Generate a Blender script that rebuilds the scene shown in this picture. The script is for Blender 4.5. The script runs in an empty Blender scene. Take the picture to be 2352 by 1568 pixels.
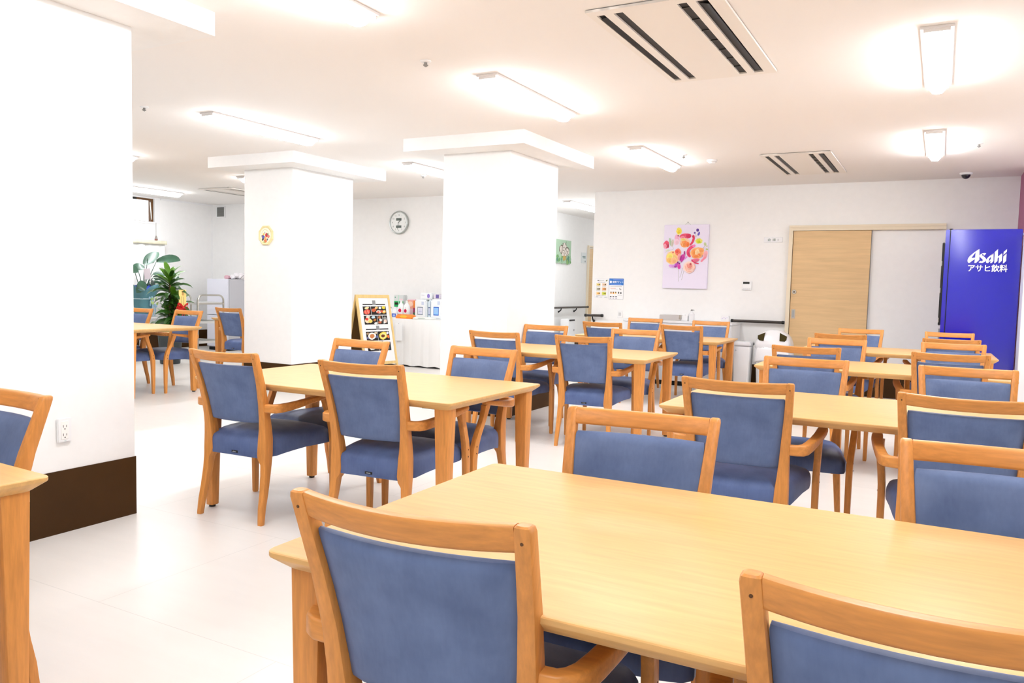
import bpy, bmesh, math, random
from mathutils import Vector, Matrix
from math import pi, sin, cos, sqrt, atan2, radians
random.seed(7)
S = bpy.context.scene
COL = S.collection

# ------------------------------------------------------------------ camera
cam_d = bpy.data.cameras.new('camera')
cam_d.sensor_width = 36.0
cam_d.lens = 36.0 * 1812.4 / 2352.0
cam_d.clip_start = 0.05
cam_d.clip_end = 100
cam = bpy.data.objects.new('camera', cam_d)
COL.objects.link(cam)
YAW, PITCH, ROLL, CAMH = 0.4958, 0.0691, 0.0249, 1.2106
fwd = Vector((-sin(YAW) * cos(PITCH), cos(YAW) * cos(PITCH), -sin(PITCH)))
rgt = Vector((cos(YAW), sin(YAW), 0))
upv = rgt.cross(fwd)
Rv = cos(ROLL) * rgt + sin(ROLL) * upv
Uv = -sin(ROLL) * rgt + cos(ROLL) * upv
cam.matrix_world = Matrix(((Rv.x, Uv.x, -fwd.x, 0), (Rv.y, Uv.y, -fwd.y, 0), (Rv.z, Uv.z, -fwd.z, CAMH), (0, 0, 0, 1)))
S.camera = cam

# ------------------------------------------------------------------ world, exposure, lamp strength
W = bpy.data.worlds.new('world')
S.world = W
W.use_nodes = True
W.node_tree.nodes['Background'].inputs[0].default_value = (0.93, 0.97, 1.0, 1)
W.node_tree.nodes['Background'].inputs[1].default_value = 3.0
S.view_settings.view_transform = 'Standard'
S.view_settings.look = 'None'
S.view_settings.gamma = 1.0
S.view_settings.use_curve_mapping = False
S.view_settings.exposure = 0.0
LAMP = 72.0            # emission of the ceiling fixtures' diffusers
H = 2.559              # ceiling height
HB = 2.442             # underside of the column caps


# ------------------------------------------------------------------ materials
def lin(c):
    return tuple((v / 12.92 if v <= 0.04045 else ((v + 0.055) / 1.055) ** 2.4) for v in [x / 255.0 for x in c])


MATS = {}


def mat(name, rgb, rough=0.5, spec=0.5, metal=0.0, noise=None, bump=0.0, emit=0.0, coat=0.0, trans=0.0, alpha=None):
    """rgb 0-255 sRGB; noise = (scale xyz, amount, detail) varies the colour"""
    if name in MATS:
        return MATS[name]
    m = bpy.data.materials.new(name)
    m.use_nodes = True
    nt = m.node_tree
    b = nt.nodes['Principled BSDF']
    c = lin(rgb)
    b.inputs['Base Color'].default_value = (*c, 1)
    b.inputs['Roughness'].default_value = rough
    b.inputs['Specular IOR Level'].default_value = spec
    b.inputs['Metallic'].default_value = metal
    b.inputs['Coat Weight'].default_value = coat
    b.inputs['Transmission Weight'].default_value = trans
    if emit:
        b.inputs['Emission Color'].default_value = (*c, 1)
        b.inputs['Emission Strength'].default_value = emit
    if noise:
        sc, amt, det = noise
        tc = nt.nodes.new('ShaderNodeTexCoord')
        mp = nt.nodes.new('ShaderNodeMapping')
        mp.inputs['Scale'].default_value = sc
        nz = nt.nodes.new('ShaderNodeTexNoise')
        nz.inputs['Scale'].default_value = 1.0
        nz.inputs['Detail'].default_value = det
        nz.inputs['Roughness'].default_value = 0.6
        nt.links.new(tc.outputs['Object'], mp.inputs['Vector'])
        nt.links.new(mp.outputs['Vector'], nz.inputs['Vector'])
        rp = nt.nodes.new('ShaderNodeValToRGB')
        rp.color_ramp.elements[0].position = 0.3
        rp.color_ramp.elements[1].position = 0.7
        rp.color_ramp.elements[0].color = (*[max(0, v * (1 - amt)) for v in c], 1)
        rp.color_ramp.elements[1].color = (*[min(1, v * (1 + amt)) for v in c], 1)
        nt.links.new(nz.outputs['Fac'], rp.inputs['Fac'])
        nt.links.new(rp.outputs['Color'], b.inputs['Base Color'])
        if bump:
            bp = nt.nodes.new('ShaderNodeBump')
            bp.inputs['Strength'].default_value = bump
            bp.inputs['Distance'].default_value = 0.002
            nt.links.new(nz.outputs['Fac'], bp.inputs['Height'])
            nt.links.new(bp.outputs['Normal'], b.inputs['Normal'])
    MATS[name] = m
    return m


def flat(rgb):
    return mat('ink_%02x%02x%02x' % tuple(rgb), rgb, 0.6, 0.2)


def leather(name, rgb):
    """mottled, scuffed leatherette"""
    m = mat(name, rgb, 0.52, 0.35)
    nt = m.node_tree
    b = nt.nodes['Principled BSDF']
    c = lin(rgb)
    tc = nt.nodes.new('ShaderNodeTexCoord')
    mp = nt.nodes.new('ShaderNodeMapping')
    mp.inputs['Scale'].default_value = (9, 9, 9)
    n1 = nt.nodes.new('ShaderNodeTexNoise')
    n1.inputs['Scale'].default_value = 1.2
    n1.inputs['Detail'].default_value = 6
    mp2 = nt.nodes.new('ShaderNodeMapping')
    mp2.inputs['Rotation'].default_value = (0.35, 0.72, 0.1)
    mp2.inputs['Scale'].default_value = (120, 120, 12)
    n2 = nt.nodes.new('ShaderNodeTexNoise')
    n2.inputs['Scale'].default_value = 1.0
    n2.inputs['Detail'].default_value = 3
    add = nt.nodes.new('ShaderNodeMath')
    add.operation = 'MULTIPLY_ADD'
    add.inputs[1].default_value = 0.22
    rp = nt.nodes.new('ShaderNodeValToRGB')
    rp.color_ramp.elements[0].position = 0.38
    rp.color_ramp.elements[1].position = 0.84
    rp.color_ramp.elements[0].color = (*[v * 0.78 for v in c], 1)
    rp.color_ramp.elements[1].color = (min(1, c[0] * 1.35), min(1, c[1] * 1.28), min(1, c[2] * 1.18), 1)
    L = nt.links.new
    L(tc.outputs['Object'], mp.inputs[0]); L(mp.outputs[0], n1.inputs['Vector'])
    L(tc.outputs['Object'], mp2.inputs[0]); L(mp2.outputs[0], n2.inputs['Vector'])
    L(n2.outputs['Fac'], add.inputs[0]); L(n1.outputs['Fac'], add.inputs[2])
    L(add.outputs[0], rp.inputs['Fac']); L(rp.outputs['Color'], b.inputs['Base Color'])
    bp = nt.nodes.new('ShaderNodeBump')
    bp.inputs['Strength'].default_value = 0.12
    bp.inputs['Distance'].default_value = 0.001
    L(n2.outputs['Fac'], bp.inputs['Height']); L(bp.outputs['Normal'], b.inputs['Normal'])
    return m


M_WALL = mat('white_wallpaper', (248, 247, 245), 0.85, 0.2, noise=((14, 14, 14), 0.012, 4))
M_CEIL = mat('cream_ceiling', (250, 246, 242), 0.9, 0.1)
M_BASE = mat('dark_brown_baseboard', (66, 42, 14), 0.6, 0.2, noise=((4, 4, 4), 0.10, 4))
M_PINK = mat('mauve_wall', (168, 104, 134), 0.7, 0.2)
M_BEECH = mat('beech_wood', (219, 147, 74), 0.38, 0.45, noise=((90, 90, 9), 0.13, 3))
M_BEECH_X = mat('beech_wood_lengthwise', (219, 147, 74), 0.38, 0.45, noise=((9, 90, 90), 0.13, 3))
M_MAPLE = mat('pale_maple_top', (224, 203, 158), 0.24, 0.45, noise=((3, 60, 60), 0.07, 4))
M_EDGE = mat('maple_edge', (226, 178, 112), 0.4, 0.4, noise=((5, 60, 60), 0.10, 3))
M_BLUE = leather('blue_leatherette', (95, 115, 158))
M_BLUE_S = leather('blue_seat_leatherette', (84, 104, 152))
M_DARK = mat('black_plastic', (22, 22, 22), 0.5, 0.4)
M_SCREW = mat('dark_screw', (92, 58, 28), 0.5, 0.4)
M_WHITE = mat('white_plastic', (244, 244, 244), 0.45, 0.4)
M_WHITE_G = mat('white_gloss', (238, 238, 240), 0.25, 0.5)
M_GREY = mat('grey_plastic', (140, 142, 140), 0.5, 0.4)
M_STEEL = mat('brushed_steel', (196, 194, 188), 0.28, 0.5, metal=1.0)
M_LIGHT = mat('lit_diffuser', (247, 250, 255), 0.5, 0.2, emit=LAMP)
M_LIGHT_SIDE = mat('lit_diffuser_side', (247, 250, 255), 0.5, 0.2, emit=LAMP * .16)
M_LAMPBASE = mat('lamp_base', (236, 232, 230), 0.4, 0.4)
M_OAK = mat('oak_door_veneer', (224, 190, 142), 0.45, 0.35, noise=((2.6, 2, 34), 0.075, 6))
M_JAMB = mat('cream_door_frame', (236, 222, 196), 0.5, 0.35)
M_VEND = mat('blue_enamel', (14, 14, 184), 0.15, 0.6, coat=0.8)
M_VEND.node_tree.nodes['Principled BSDF'].inputs['Coat Roughness'].default_value = 0.16
M_TRAY = mat('pine_frame', (232, 200, 134), 0.45, 0.35, noise=((30, 30, 8), 0.08, 3))


# ------------------------------------------------------------------ mesh helpers
def bm_box(bm, x0, x1, y0, y1, z0, z1, bev=0.0, seg=2):
    r = bmesh.ops.create_cube(bm, size=1.0)
    for v in r['verts']:
        v.co = Vector((x0 + (v.co.x + .5) * (x1 - x0), y0 + (v.co.y + .5) * (y1 - y0), z0 + (v.co.z + .5) * (z1 - z0)))
    if bev > 0:
        es = list({e for v in r['verts'] for e in v.link_edges})
        bmesh.ops.bevel(bm, geom=es, offset=bev, segments=seg, affect='EDGES', clamp_overlap=True)


def bm_loft(bm, rings, cap=True, closed=True):
    """rings: equal-length lists of points"""
    vs = [[bm.verts.new(p) for p in r] for r in rings]
    n = len(vs[0])
    for a, b in zip(vs[:-1], vs[1:]):
        for i in range(n if closed else n - 1):
            j = (i + 1) % n
            bm.faces.new((a[i], a[j], b[j], b[i]))
    if cap:
        bm.faces.new(list(reversed(vs[0])))
        bm.faces.new(vs[-1])
    return vs


def rrect(cx, cy, hx, hy, r, seg=3):
    """rounded rectangle, counter-clockwise"""
    r = min(r, hx * .98, hy * .98)
    out = []
    for k, (sx, sy) in enumerate(((1, 1), (-1, 1), (-1, -1), (1, -1))):
        for i in range(seg + 1):
            a = (k + i / seg) * pi / 2
            out.append((cx + sx * (hx - r) + r * cos(a), cy + sy * (hy - r) + r * sin(a)))
    return out


def bm_tube(bm, pts, r, n=8, cap=True):
    pts = [Vector(p) for p in pts]
    rings = []
    prev = None
    for i, p in enumerate(pts):
        t = (pts[min(i + 1, len(pts) - 1)] - pts[max(i - 1, 0)]).normalized()
        a = prev if prev is not None else (Vector((0, 0, 1)) if abs(t.z) < .9 else Vector((1, 0, 0)))
        u = (a - t * a.dot(t)).normalized()
        prev = u
        w = t.cross(u)
        rr = r[i] if isinstance(r, (list, tuple)) else r
        rings.append([p + rr * (cos(2 * pi * k / n) * u + sin(2 * pi * k / n) * w) for k in range(n)])
    bm_loft(bm, rings, cap)


def bm_lathe(bm, prof, n=20, cx=0, cy=0):
    rings = [[(cx + r * cos(2 * pi * k / n), cy + r * sin(2 * pi * k / n), z) for k in range(n)] for r, z in prof]
    bm_loft(bm, rings)


def finish(name, bm, m, parent=None, smooth=True, loc=None, rot=None):
    bmesh.ops.recalc_face_normals(bm, faces=bm.faces)
    me = bpy.data.meshes.new(name)
    bm.to_mesh(me)
    bm.free()
    for mm in (m if isinstance(m, (list, tuple)) else [m]):
        me.materials.append(mm)
    if smooth:
        for f in me.polygons:
            f.use_smooth = True
        try:
            me.set_sharp_from_angle(angle=radians(38))
        except Exception:
            pass
    o = bpy.data.objects.new(name, me)
    COL.objects.link(o)
    if parent is not None:
        o.parent = parent
    if loc is not None:
        o.location = loc
    if rot is not None:
        o.rotation_euler = rot
    return o


def box(name, m, parent, x0, x1, y0, y1, z0, z1, bev=0.0, seg=2):
    bm = bmesh.new()
    bm_box(bm, x0, x1, y0, y1, z0, z1, bev, seg)
    return finish(name, bm, m, parent, smooth=bev > 0)


def tube(name, m, parent, pts, r, n=8):
    bm = bmesh.new()
    bm_tube(bm, pts, r, n)
    return finish(name, bm, m, parent)


def lathe(name, m, parent, prof, n=20, cx=0, cy=0):
    bm = bmesh.new()
    bm_lathe(bm, prof, n, cx, cy)
    return finish(name, bm, m, parent)


def tag(o, label=None, cat=None, group=None, kind=None):
    if label: o['label'] = label
    if cat: o['category'] = cat
    if group: o['group'] = group
    if kind: o['kind'] = kind
    return o


def thing(name, label, cat, loc=(0, 0, 0), rz=0.0, group=None):
    o = bpy.data.objects.new(name, None)
    o.empty_display_size = 0.1
    COL.objects.link(o)
    o.location = loc
    o.rotation_euler = (0, 0, rz)
    return tag(o, label, cat, group)


def struct(o):
    o['kind'] = 'structure'
    return o


def dup(root, loc=None, rz=None, label=None, group=None):
    def rec(o, par):
        c = o.copy()
        COL.objects.link(c)
        c.parent = par
        for ch in kids.get(o.name, []):
            rec(ch, c)
        return c
    kids = {}
    stack = [root]
    while stack:
        o = stack.pop()
        kids[o.name] = list(o.children)
        stack.extend(o.children)
    c = rec(root, None)
    if loc is not None: c.location = loc
    if rz is not None: c.rotation_euler = (0, 0, rz)
    if label: c['label'] = label
    if group: c['group'] = group
    return c


# flat print: coloured shapes on a plane (x right, z up, facing -y), each layer a hair above the last
class Print:
    def __init__(self):
        self.bm = bmesh.new(); self.mats = []; self.n = 0

    def _mi(self, rgb):
        m = flat(rgb) if not isinstance(rgb, bpy.types.Material) else rgb
        if m not in self.mats: self.mats.append(m)
        return self.mats.index(m)

    def poly(self, pts, rgb, step=True):
        if step: self.n += 1
        y = -0.00005 * self.n
        vs = [self.bm.verts.new((p[0], y, p[1])) for p in pts]
        try:
            f = self.bm.faces.new(vs); f.material_index = self._mi(rgb)
        except ValueError:
            pass

    def rect(self, x0, z0, x1, z1, rgb):
        self.poly([(x0, z0), (x1, z0), (x1, z1), (x0, z1)], rgb)

    def disc(self, cx, cz, rx, rz, rgb, n=14, rot=0.0, wob=0.0):
        pts = []
        for k in range(n):
            a = 2 * pi * k / n
            f = 1 + (random.uniform(-wob, wob) if wob else 0)
            x, z = rx * f * cos(a), rz * f * sin(a)
            pts.append((cx + x * cos(rot) - z * sin(rot), cz + x * sin(rot) + z * cos(rot)))
        self.poly(pts, rgb)

    def line(self, pts, w, rgb):
        self.n += 1
        y = -0.00005 * self.n
        mi = self._mi(rgb)
        for a, b in zip(pts[:-1], pts[1:]):
            d = Vector((b[0] - a[0], b[1] - a[1]))
            if d.length < 1e-6: continue
            d.normalize()
            nx, nz = -d.y * w / 2, d.x * w / 2
            vs = [self.bm.verts.new((px, y, pz)) for px, pz in ((a[0] + nx, a[1] + nz), (a[0] - nx, a[1] - nz), (b[0] - nx, b[1] - nz), (b[0] + nx, b[1] + nz))]
            self.bm.faces.new(vs).material_index = mi

    def arc(self, cx, cz, r, a0, a1, w, rgb, n=10, sq=1.0):
        self.line([(cx + r * cos(a0 + (a1 - a0) * i / n), cz + r * sq * sin(a0 + (a1 - a0) * i / n)) for i in range(n + 1)], w, rgb)

    def text(self, s, x, z, size, rgb, align='LEFT', sx=1.0, bold=0.0):
        self.n += 1
        y = -0.00005 * self.n
        mi = self._mi(rgb)
        cu = bpy.data.curves.new('lettering', 'FONT')
        cu.body = s; cu.size = size; cu.align_x = align; cu.resolution_u = 2; cu.offset = bold
        ob = bpy.data.objects.new('lettering', cu)
        COL.objects.link(ob)
        bpy.context.view_layer.update()
        me = bpy.data.meshes.new_from_object(ob.evaluated_get(bpy.context.evaluated_depsgraph_get()))
        vs = [self.bm.verts.new((x + v.co.x * sx, y, z + v.co.y)) for v in me.vertices]
        for p in me.polygons:
            try:
                self.bm.faces.new([vs[i] for i in p.vertices]).material_index = mi
            except ValueError:
                pass
        bpy.data.objects.remove(ob); bpy.data.curves.remove(cu); bpy.data.meshes.remove(me)

    def build(self, name, parent, loc=(0, 0, 0), rot=(0, 0, 0)):
        me = bpy.data.meshes.new(name)
        bmesh.ops.recalc_face_normals(self.bm, faces=self.bm.faces)
        for f in self.bm.faces:
            if f.normal.y > 0: f.normal_flip()
        self.bm.to_mesh(me); self.bm.free()
        for m in self.mats: me.materials.append(m)
        o = bpy.data.objects.new(name, me)
        COL.objects.link(o)
        o.parent = parent; o.location = loc; o.rotation_euler = rot
        return o


# ================================================================== ROOM SHELL
XL, XR, Y0, YB, YC, YE = -11.73, 3.2, -3.0, 10.34, 10.10, 16.0
XC0, XC1 = -6.09, -4.33       # corridor

fl = mat('pale_vinyl_floor', (233, 228, 222), 0.32, 0.4, noise=((1.2, 9, 1), 0.02, 5))
nt = fl.node_tree            # faint plank seams printed in the vinyl
bsd = nt.nodes['Principled BSDF']
tcn = nt.nodes.new('ShaderNodeTexCoord')
brk = nt.nodes.new('ShaderNodeTexBrick')
brk.inputs['Scale'].default_value = 1.0
brk.inputs['Brick Width'].default_value = 1.8
brk.inputs['Row Height'].default_value = 0.9
brk.inputs['Mortar Size'].default_value = 0.0016
mixn = nt.nodes.new('ShaderNodeMix'); mixn.data_type = 'RGBA'
old = bsd.inputs['Base Color'].links[0].from_socket
nt.links.new(tcn.outputs['Object'], brk.inputs['Vector'])
nt.links.new(brk.outputs['Fac'], mixn.inputs['Factor'])
nt.links.new(old, mixn.inputs['A'])
mixn.inputs['B'].default_value = (0.68, 0.65, 0.61, 1)
nt.links.new(mixn.outputs['Result'], bsd.inputs['Base Color'])
struct(box('floor', fl, None, XL - .2, XR + .2, Y0 - .2, YE + .2, -.1, 0))
struct(box('ceiling', M_CEIL, None, XL - .2, XR + .2, Y0 - .2, YE + .2, H, H + .12))


def wall(name, boxes, m=M_WALL):
    bm = bmesh.new()
    for b in boxes: bm_box(bm, *b)
    return struct(finish(name, bm, m, None, smooth=False))


# window opening in the left wall: y 7.3..8.90, z 2.16..2.53 ; curtain window: y 6.6..8.95, z 0.5..1.75
wl = wall('wall_left', [(XL - .14, XL, Y0, 6.2, 0, H), (XL - .14, XL, 8.92, YC, 0, H), (XL - .14, XL, 6.2, 8.92, 1.75, 2.14),
                        (XL - .14, XL, 6.2, 8.92, 2.54, H), (XL - .14, XL, 6.2, 8.92, 0, .5)])
wall('wall_back_left', [(XL - .14, XC0, YC, YC + .14, 0, H)])
wall('wall_corridor_left', [(XC0 - .14, XC0, YC + .14, YE, 0, H)])
wall('wall_corridor_end', [(XC0, XC1, YE - .14, YE, 0, H)])
wall('wall_back_right', [(XC1, XR, YB, YB + .14, 0, H)])
wall('wall_corridor_right', [(XC1, XC1 + .14, YB + .14, YE, 0, H)])
wall('wall_right', [(XR, XR + .14, Y0, YB, 0, H)])
wall('wall_front', [(XL, XR, Y0 - .14, Y0, 0, H)])
wall('wall_return_right', [(.70, XR, 9.60, YB, 0, H)], M_PINK)


def strip(name, boxes):
    bm = bmesh.new()
    for b in boxes: bm_box(bm, *b)
    return struct(finish(name, bm, M_BASE, None, smooth=False))


strip('baseboard_left', [(XL, XL + .006, Y0, YC, 0, .298)])
strip('baseboard_back_left', [(XL + .006, XC0, YC - .006, YC, 0, .298)])
strip('baseboard_corridor', [(XC0, XC0 + .006, YC, 14.2, 0, .298)])
strip('baseboard_back_right', [(XC1, -1.70, YB - .006, YB, 0, .298), (-.75, .70, YB - .006, YB, 0, .298)])
# trims running along the top of the left wall and at the corner
struct(box('trim_1', M_WHITE, None, XL, XL + .02, 9.02, YC, H - .03, H))
struct(box('trim_2', M_WHITE, None, XL, XL + .012, YC - .012, YC, .298, H - .03))


def pillar(name, x1, y0, xw, yd):
    x0, y1 = x1 - xw, y0 + yd
    o = struct(box(name, M_WALL, None, x0, x1, y0, y1, 0, HB))
    bb = bmesh.new()
    bm_box(bb, x0 - .005, x1 + .005, y0 - .005, y1 + .005, .0, .298)
    finish('baseboard', bb, M_BASE, o, smooth=False)
    m = .274
    box('beam_cap', M_WALL, o, x0 - m, x1 + m, y0 - m, y1 + m, HB, H)
    return o


pillar('pillar', -3.585, 1.597, .723, 1.0)
pillar('pillar', -6.230, 6.440, .723, 1.0)
pillar('pillar', -3.485, 6.336, .723, 1.0)

# ------------------------------------------------------------------ window high in the left wall
win = struct(box('window_1', M_WHITE, None, XL - .02, XL + .012, 8.90, 9.00, 2.13, 2.545))   # casing jamb
box('casing_rail', M_WHITE, win, XL - .02, XL + .012, 6.12, 8.90, 2.115, 2.15)
box('casing_rail', M_WHITE, win, XL - .02, XL + .012, 6.12, 8.90, 2.535, 2.555)
M_BROWN = mat('bronze_sash', (104, 70, 38), 0.45, 0.4)
bm = bmesh.new()
bm_box(bm, XL - .10, XL - .03, 8.862, 8.90, 2.15, 2.535)
bm_box(bm, XL - .10, XL - .03, 7.55, 8.862, 2.505, 2.535)
bm_box(bm, XL - .10, XL - .03, 7.55, 8.862, 2.15, 2.158)
bm_box(bm, XL - .10, XL - .03, 7.51, 7.55, 2.15, 2.535)
bm_box(bm, XL - .10, XL - .03, 6.2, 7.51, 2.505, 2.535)
bm_box(bm, XL - .10, XL - .03, 6.2, 7.51, 2.15, 2.158)
finish('sash_frame', bm, M_BROWN, win, smooth=False)
tube('stay_arm', M_STEEL, win, [(XL - .03, 8.845, 2.48), (XL - .025, 8.85, 2.38), (XL - .03, 8.872, 2.19)], .008)
box('latch', M_DARK, win, XL - .035, XL - .01, 8.42, 8.58, 2.50, 2.53, .004)
gl = mat('window_glass', (255, 255, 255), 0.02, 0.5, trans=1.0)
box('pane', gl, win, XL - .075, XL - .07, 6.2, 8.862, 2.158, 2.505)
win2 = struct(box('window_2', M_WHITE, None, XL - .14, XL - .0, 8.90, 8.94, .5, 1.75))
box('sill', M_WHITE, win2, XL - .14, XL + .03, 6.2, 8.94, .47, .5)
box('pane', gl, win2, XL - .075, XL - .07, 6.2, 8.90, .5, 1.75)

# blind cord with weight
t = thing('blind_cord', 'thin grey pull cord with conical weight hanging below the high window', 'cord', (XL + .02, 8.92, 1.85))
tube('cord', mat('grey_cord', (190, 190, 184), .7), t, [(0, 0, .03), (0, 0, .29)], .004, 6)
lathe('weight', mat('weight_grey', (150, 140, 132), .5), t, [(.004, .075), (.012, .06), (.024, .015), (.024, .01)], 12)
lathe('weight_base', mat('weight_red', (150, 60, 40), .5), t, [(.025, .01), (.025, 0), (.012, -.006)], 12)

# curtain and its valance
M_CURT = mat('white_sheer_curtain', (250, 250, 248), .8, .1, noise=((20, 60, 4), .02, 3))
t = thing('curtain', 'white curtain with pale striped valance across the lower left window', 'curtain', (XL + .10, 6.3, 0))
bm = bmesh.new()
n = 120
rowa, rowb = [], []
for i in range(n + 1):
    y = 2.72 * i / n
    x = .012 * sin(y * 42) + .004 * sin(y * 17)
    rowa.append((x, y, .36)); rowb.append((x * .7, y, 1.80))
bm_loft(bm, [rowa, rowb], cap=False, closed=False)
o = finish('curtain_panel', bm, M_CURT, t)
o.modifiers.new('solid', 'SOLIDIFY').thickness = .004
M_VAL = mat('valance_cream', (238, 232, 206), .8, .1, noise=((3, 12, 3), .08, 2))
bm = bmesh.new()
rowa, rowb = [], []
for i in range(n + 1):
    y = 2.74 * i / n
    x = .035 + .008 * sin(y * 30)
    rowa.append((x, y, 1.775)); rowb.append((x - .01, y, 1.835))
bm_loft(bm, [rowa, rowb], cap=False, closed=False)
o = finish('valance', bm, M_VAL, t)
o.modifiers.new('solid', 'SOLIDIFY').thickness = .004
tube('rail', M_WHITE, t, [(0.01, -.02, 1.82), (0.01, 2.74, 1.82)], .011)


# ------------------------------------------------------------------ ceiling fixtures
def make_light():
    t = thing('ceiling_light', 'x', 'ceiling light', group='batten lights on the ceiling')
    box('lamp_base', M_LAMPBASE, t, -.077, .077, 0, 1.25, -.014, 0, .002, 1)
    bm = bmesh.new()
    rings = []
    for y, k, dz in ((.012, .9, .014), (.055, 1, .058), (.085, 1, .062), (1.165, 1, .062), (1.195, 1, .058), (1.238, .9, .014)):
        rings.append([(-.052 * k, y, -.014), (-.046 * k, y, -.014 - dz * .55), (-.026 * k, y, -.014 - dz * .95), (0, y, -.014 - dz),
                      (.026 * k, y, -.014 - dz * .95), (.046 * k, y, -.014 - dz * .55), (.052 * k, y, -.014)])
    bm_loft(bm, rings)
    bmesh.ops.recalc_face_normals(bm, faces=bm.faces)
    for f in bm.faces:
        f.material_index = 1 if abs(f.normal.z) < .5 else 0
    finish('diffuser', bm, [M_LIGHT, M_LIGHT_SIDE], t)
    for yy in (.004, 1.236):
        bm = bmesh.new()
        bm_box(bm, -.06, .06, yy, yy + .01, -.03, -.014)
        finish('end_cap', bm, M_LAMPBASE, t, smooth=False)
    return t


lights = [(-2.62, 4.415, 'lit batten light in the middle of the ceiling, before the cross-capped central pillar'),
          (-2.62, 1.98, 'lit batten light cut off by the top edge of the picture'),
          (-2.61, 7.17, 'lit batten light to the left of the smaller ceiling air conditioner'),
          (-5.30, 4.51, 'lit batten light over the aisle at left, before the plaque pillar'),
          (-5.28, 7.22, 'lit batten light seen in part behind the central pillar cap'),
          (-.09, 4.52, 'larger lit batten light at the upper right, seen end on'),
          (-.12, 7.30, 'smaller lit batten light at right above the back tables, seen end on'),
          (-10.65, 7.32, 'lit batten light at far left above the high window'),
          (-5.15, 11.18, 'lit batten light on the corridor ceiling'),
          (-5.15, 15.35, 'added short batten light deep in the corridor, unseen, brightening its walls'),  # unseen extra lamp, added to brighten the corridor walls
          (-8.09, 7.42, 'lit batten light behind the plaque pillar, only its glow showing'),
          (-8.03, 4.60, 'lit batten light hidden behind the big left pillar'),
          (-.09, 1.75, 'lit batten light above the viewer at right, outside the picture'),
          (-5.30, 1.75, 'lit batten light above left, outside the picture'),
          (-2.62, -.95, 'lit batten light behind the viewer'),
          (-.09, -.95, 'lit batten light behind the viewer at right'),
          (2.42, 4.52, 'lit batten light by the right wall, outside the picture'),
          (2.42, 7.30, 'lit batten light by the right wall near the vending machine, outside the picture')]
proto_light = make_light()
for i, (x, y, lab) in enumerate(lights):
    o = proto_light if i == 0 else dup(proto_light)
    o.location = (x, y, H); o['label'] = lab
    if y > 15: o.scale = (1, .32, 1)


def make_ac():
    t = thing('ceiling_air_conditioner', 'x', 'air conditioner', group='ceiling cassette air conditioners')
    w, l = .65, 1.42
    bm = bmesh.new()
    fr = [(0, .055), (.118, .19), (.264, .673), (.745, .81), (.895, 1.0)]
    for a, b in fr:
        bm_box(bm, a * w, b * w, 0, l, -.016, -.004)
    bm_box(bm, 0, w, 0, .06, -.016, -.004)
    bm_box(bm, 0, w, l - .05, l, -.016, -.004)
    finish('panel', bm, mat('cassette_panel', (246, 240, 232), .5, .3), t, smooth=False)
    box('inner_duct', M_DARK, t, .01, w - .01, .01, l - .01, -.006, 0)
    for a, b, sl in ((.063, .112, 1), (.82, .885, -1)):
        bm = bmesh.new()
        x0, x1 = a * w, b * w
        bm_box(bm, x0, x1, .11, l - .09, -.013, -.009)
        for v in bm.verts: v.co.z += (v.co.x - (x0 + x1) / 2) * .25 * sl
        finish('louvre', bm, mat('louvre_grey', (40, 40, 40), .5, .2), t, smooth=False)
    bm = bmesh.new()
    for k in range(7):
        y = .14 + k * .18
        bm_box(bm, .673 * w, .745 * w, y, y + .006, -.010, -.006)
    tag(finish('guide_vanes', bm, mat('vane_black', (38, 38, 38), .4, .4), t, smooth=False), kind='stuff')
    return t


ac = make_ac()
ac.location = (-1.595, 3.61, H)
ac['label'] = 'larger slotted ceiling air conditioner at the top of the picture'
dup(ac, (-1.63, 7.99, H), 0, 'smaller slotted ceiling air conditioner towards the back wall')
dup(ac, (-9.85, 8.22, H), 0, 'slotted ceiling air conditioner beside the plaque pillar, over the fridge')

spr = thing('ceiling_sprinkler', 'x', 'sprinkler', (-2.815, 4.02, H), group='ceiling sprinkler heads')
lathe('escutcheon', M_WHITE, spr, [(.034, 0), (.034, -.004), (.022, -.010), (.010, -.010)], 16)
lathe('sprinkler_head', mat('sprinkler_grey', (140, 138, 134), .4, .5), spr, [(.010, -.010), (.009, -.022), (.016, -.024), (.016, -.027), (.004, -.036)], 12)
spr['label'] = 'sprinkler head nearest the viewer, above the central pillar'
dup(spr, (-5.62, 4.18, H), 0, 'sprinkler head beside the big left pillar')
dup(spr, (.218, 8.06, H), 0, 'sprinkler head near the dome camera at right')
dup(spr, (-5.72, 8.16, H), 0, 'sprinkler head between the two middle pillars')
dup(spr, (-2.32, 7.77, H), 0, 'sprinkler head beside the far middle batten light')
det = thing('smoke_detector', 'flat white smoke detector on the ceiling beside the smaller air conditioner', 'smoke detector', (-2.14, 8.17, H))
lathe('detector_body', M_WHITE, det, [(.052, 0), (.052, -.012), (.044, -.022), (.03, -.03), (.028, -.036), (.005, -.038)], 20)
lathe('vent_ring', M_GREY, det, [(.0455, -.021), (.0455, -.0225)], 20)
dc = thing('dome_camera', 'small white dome security camera with dark lens at upper right', 'security camera', (.165, 9.90, H))
lathe('camera_base', M_WHITE, dc, [(.062, 0), (.062, -.012), (.052, -.022), (.045, -.022)], 24)
bm = bmesh.new()
bm_lathe(bm, [(.045 * cos(a), -.022 - .045 * sin(a)) for a in [i * pi / 12 for i in range(6)]] + [(.003, -.067)], 20)
finish('lens_dome', bm, mat('dark_dome', (28, 26, 40), .1, .6), dc)

# ================================================================== TABLES
TL, TW, TH = 1.6, .9, .70


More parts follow.
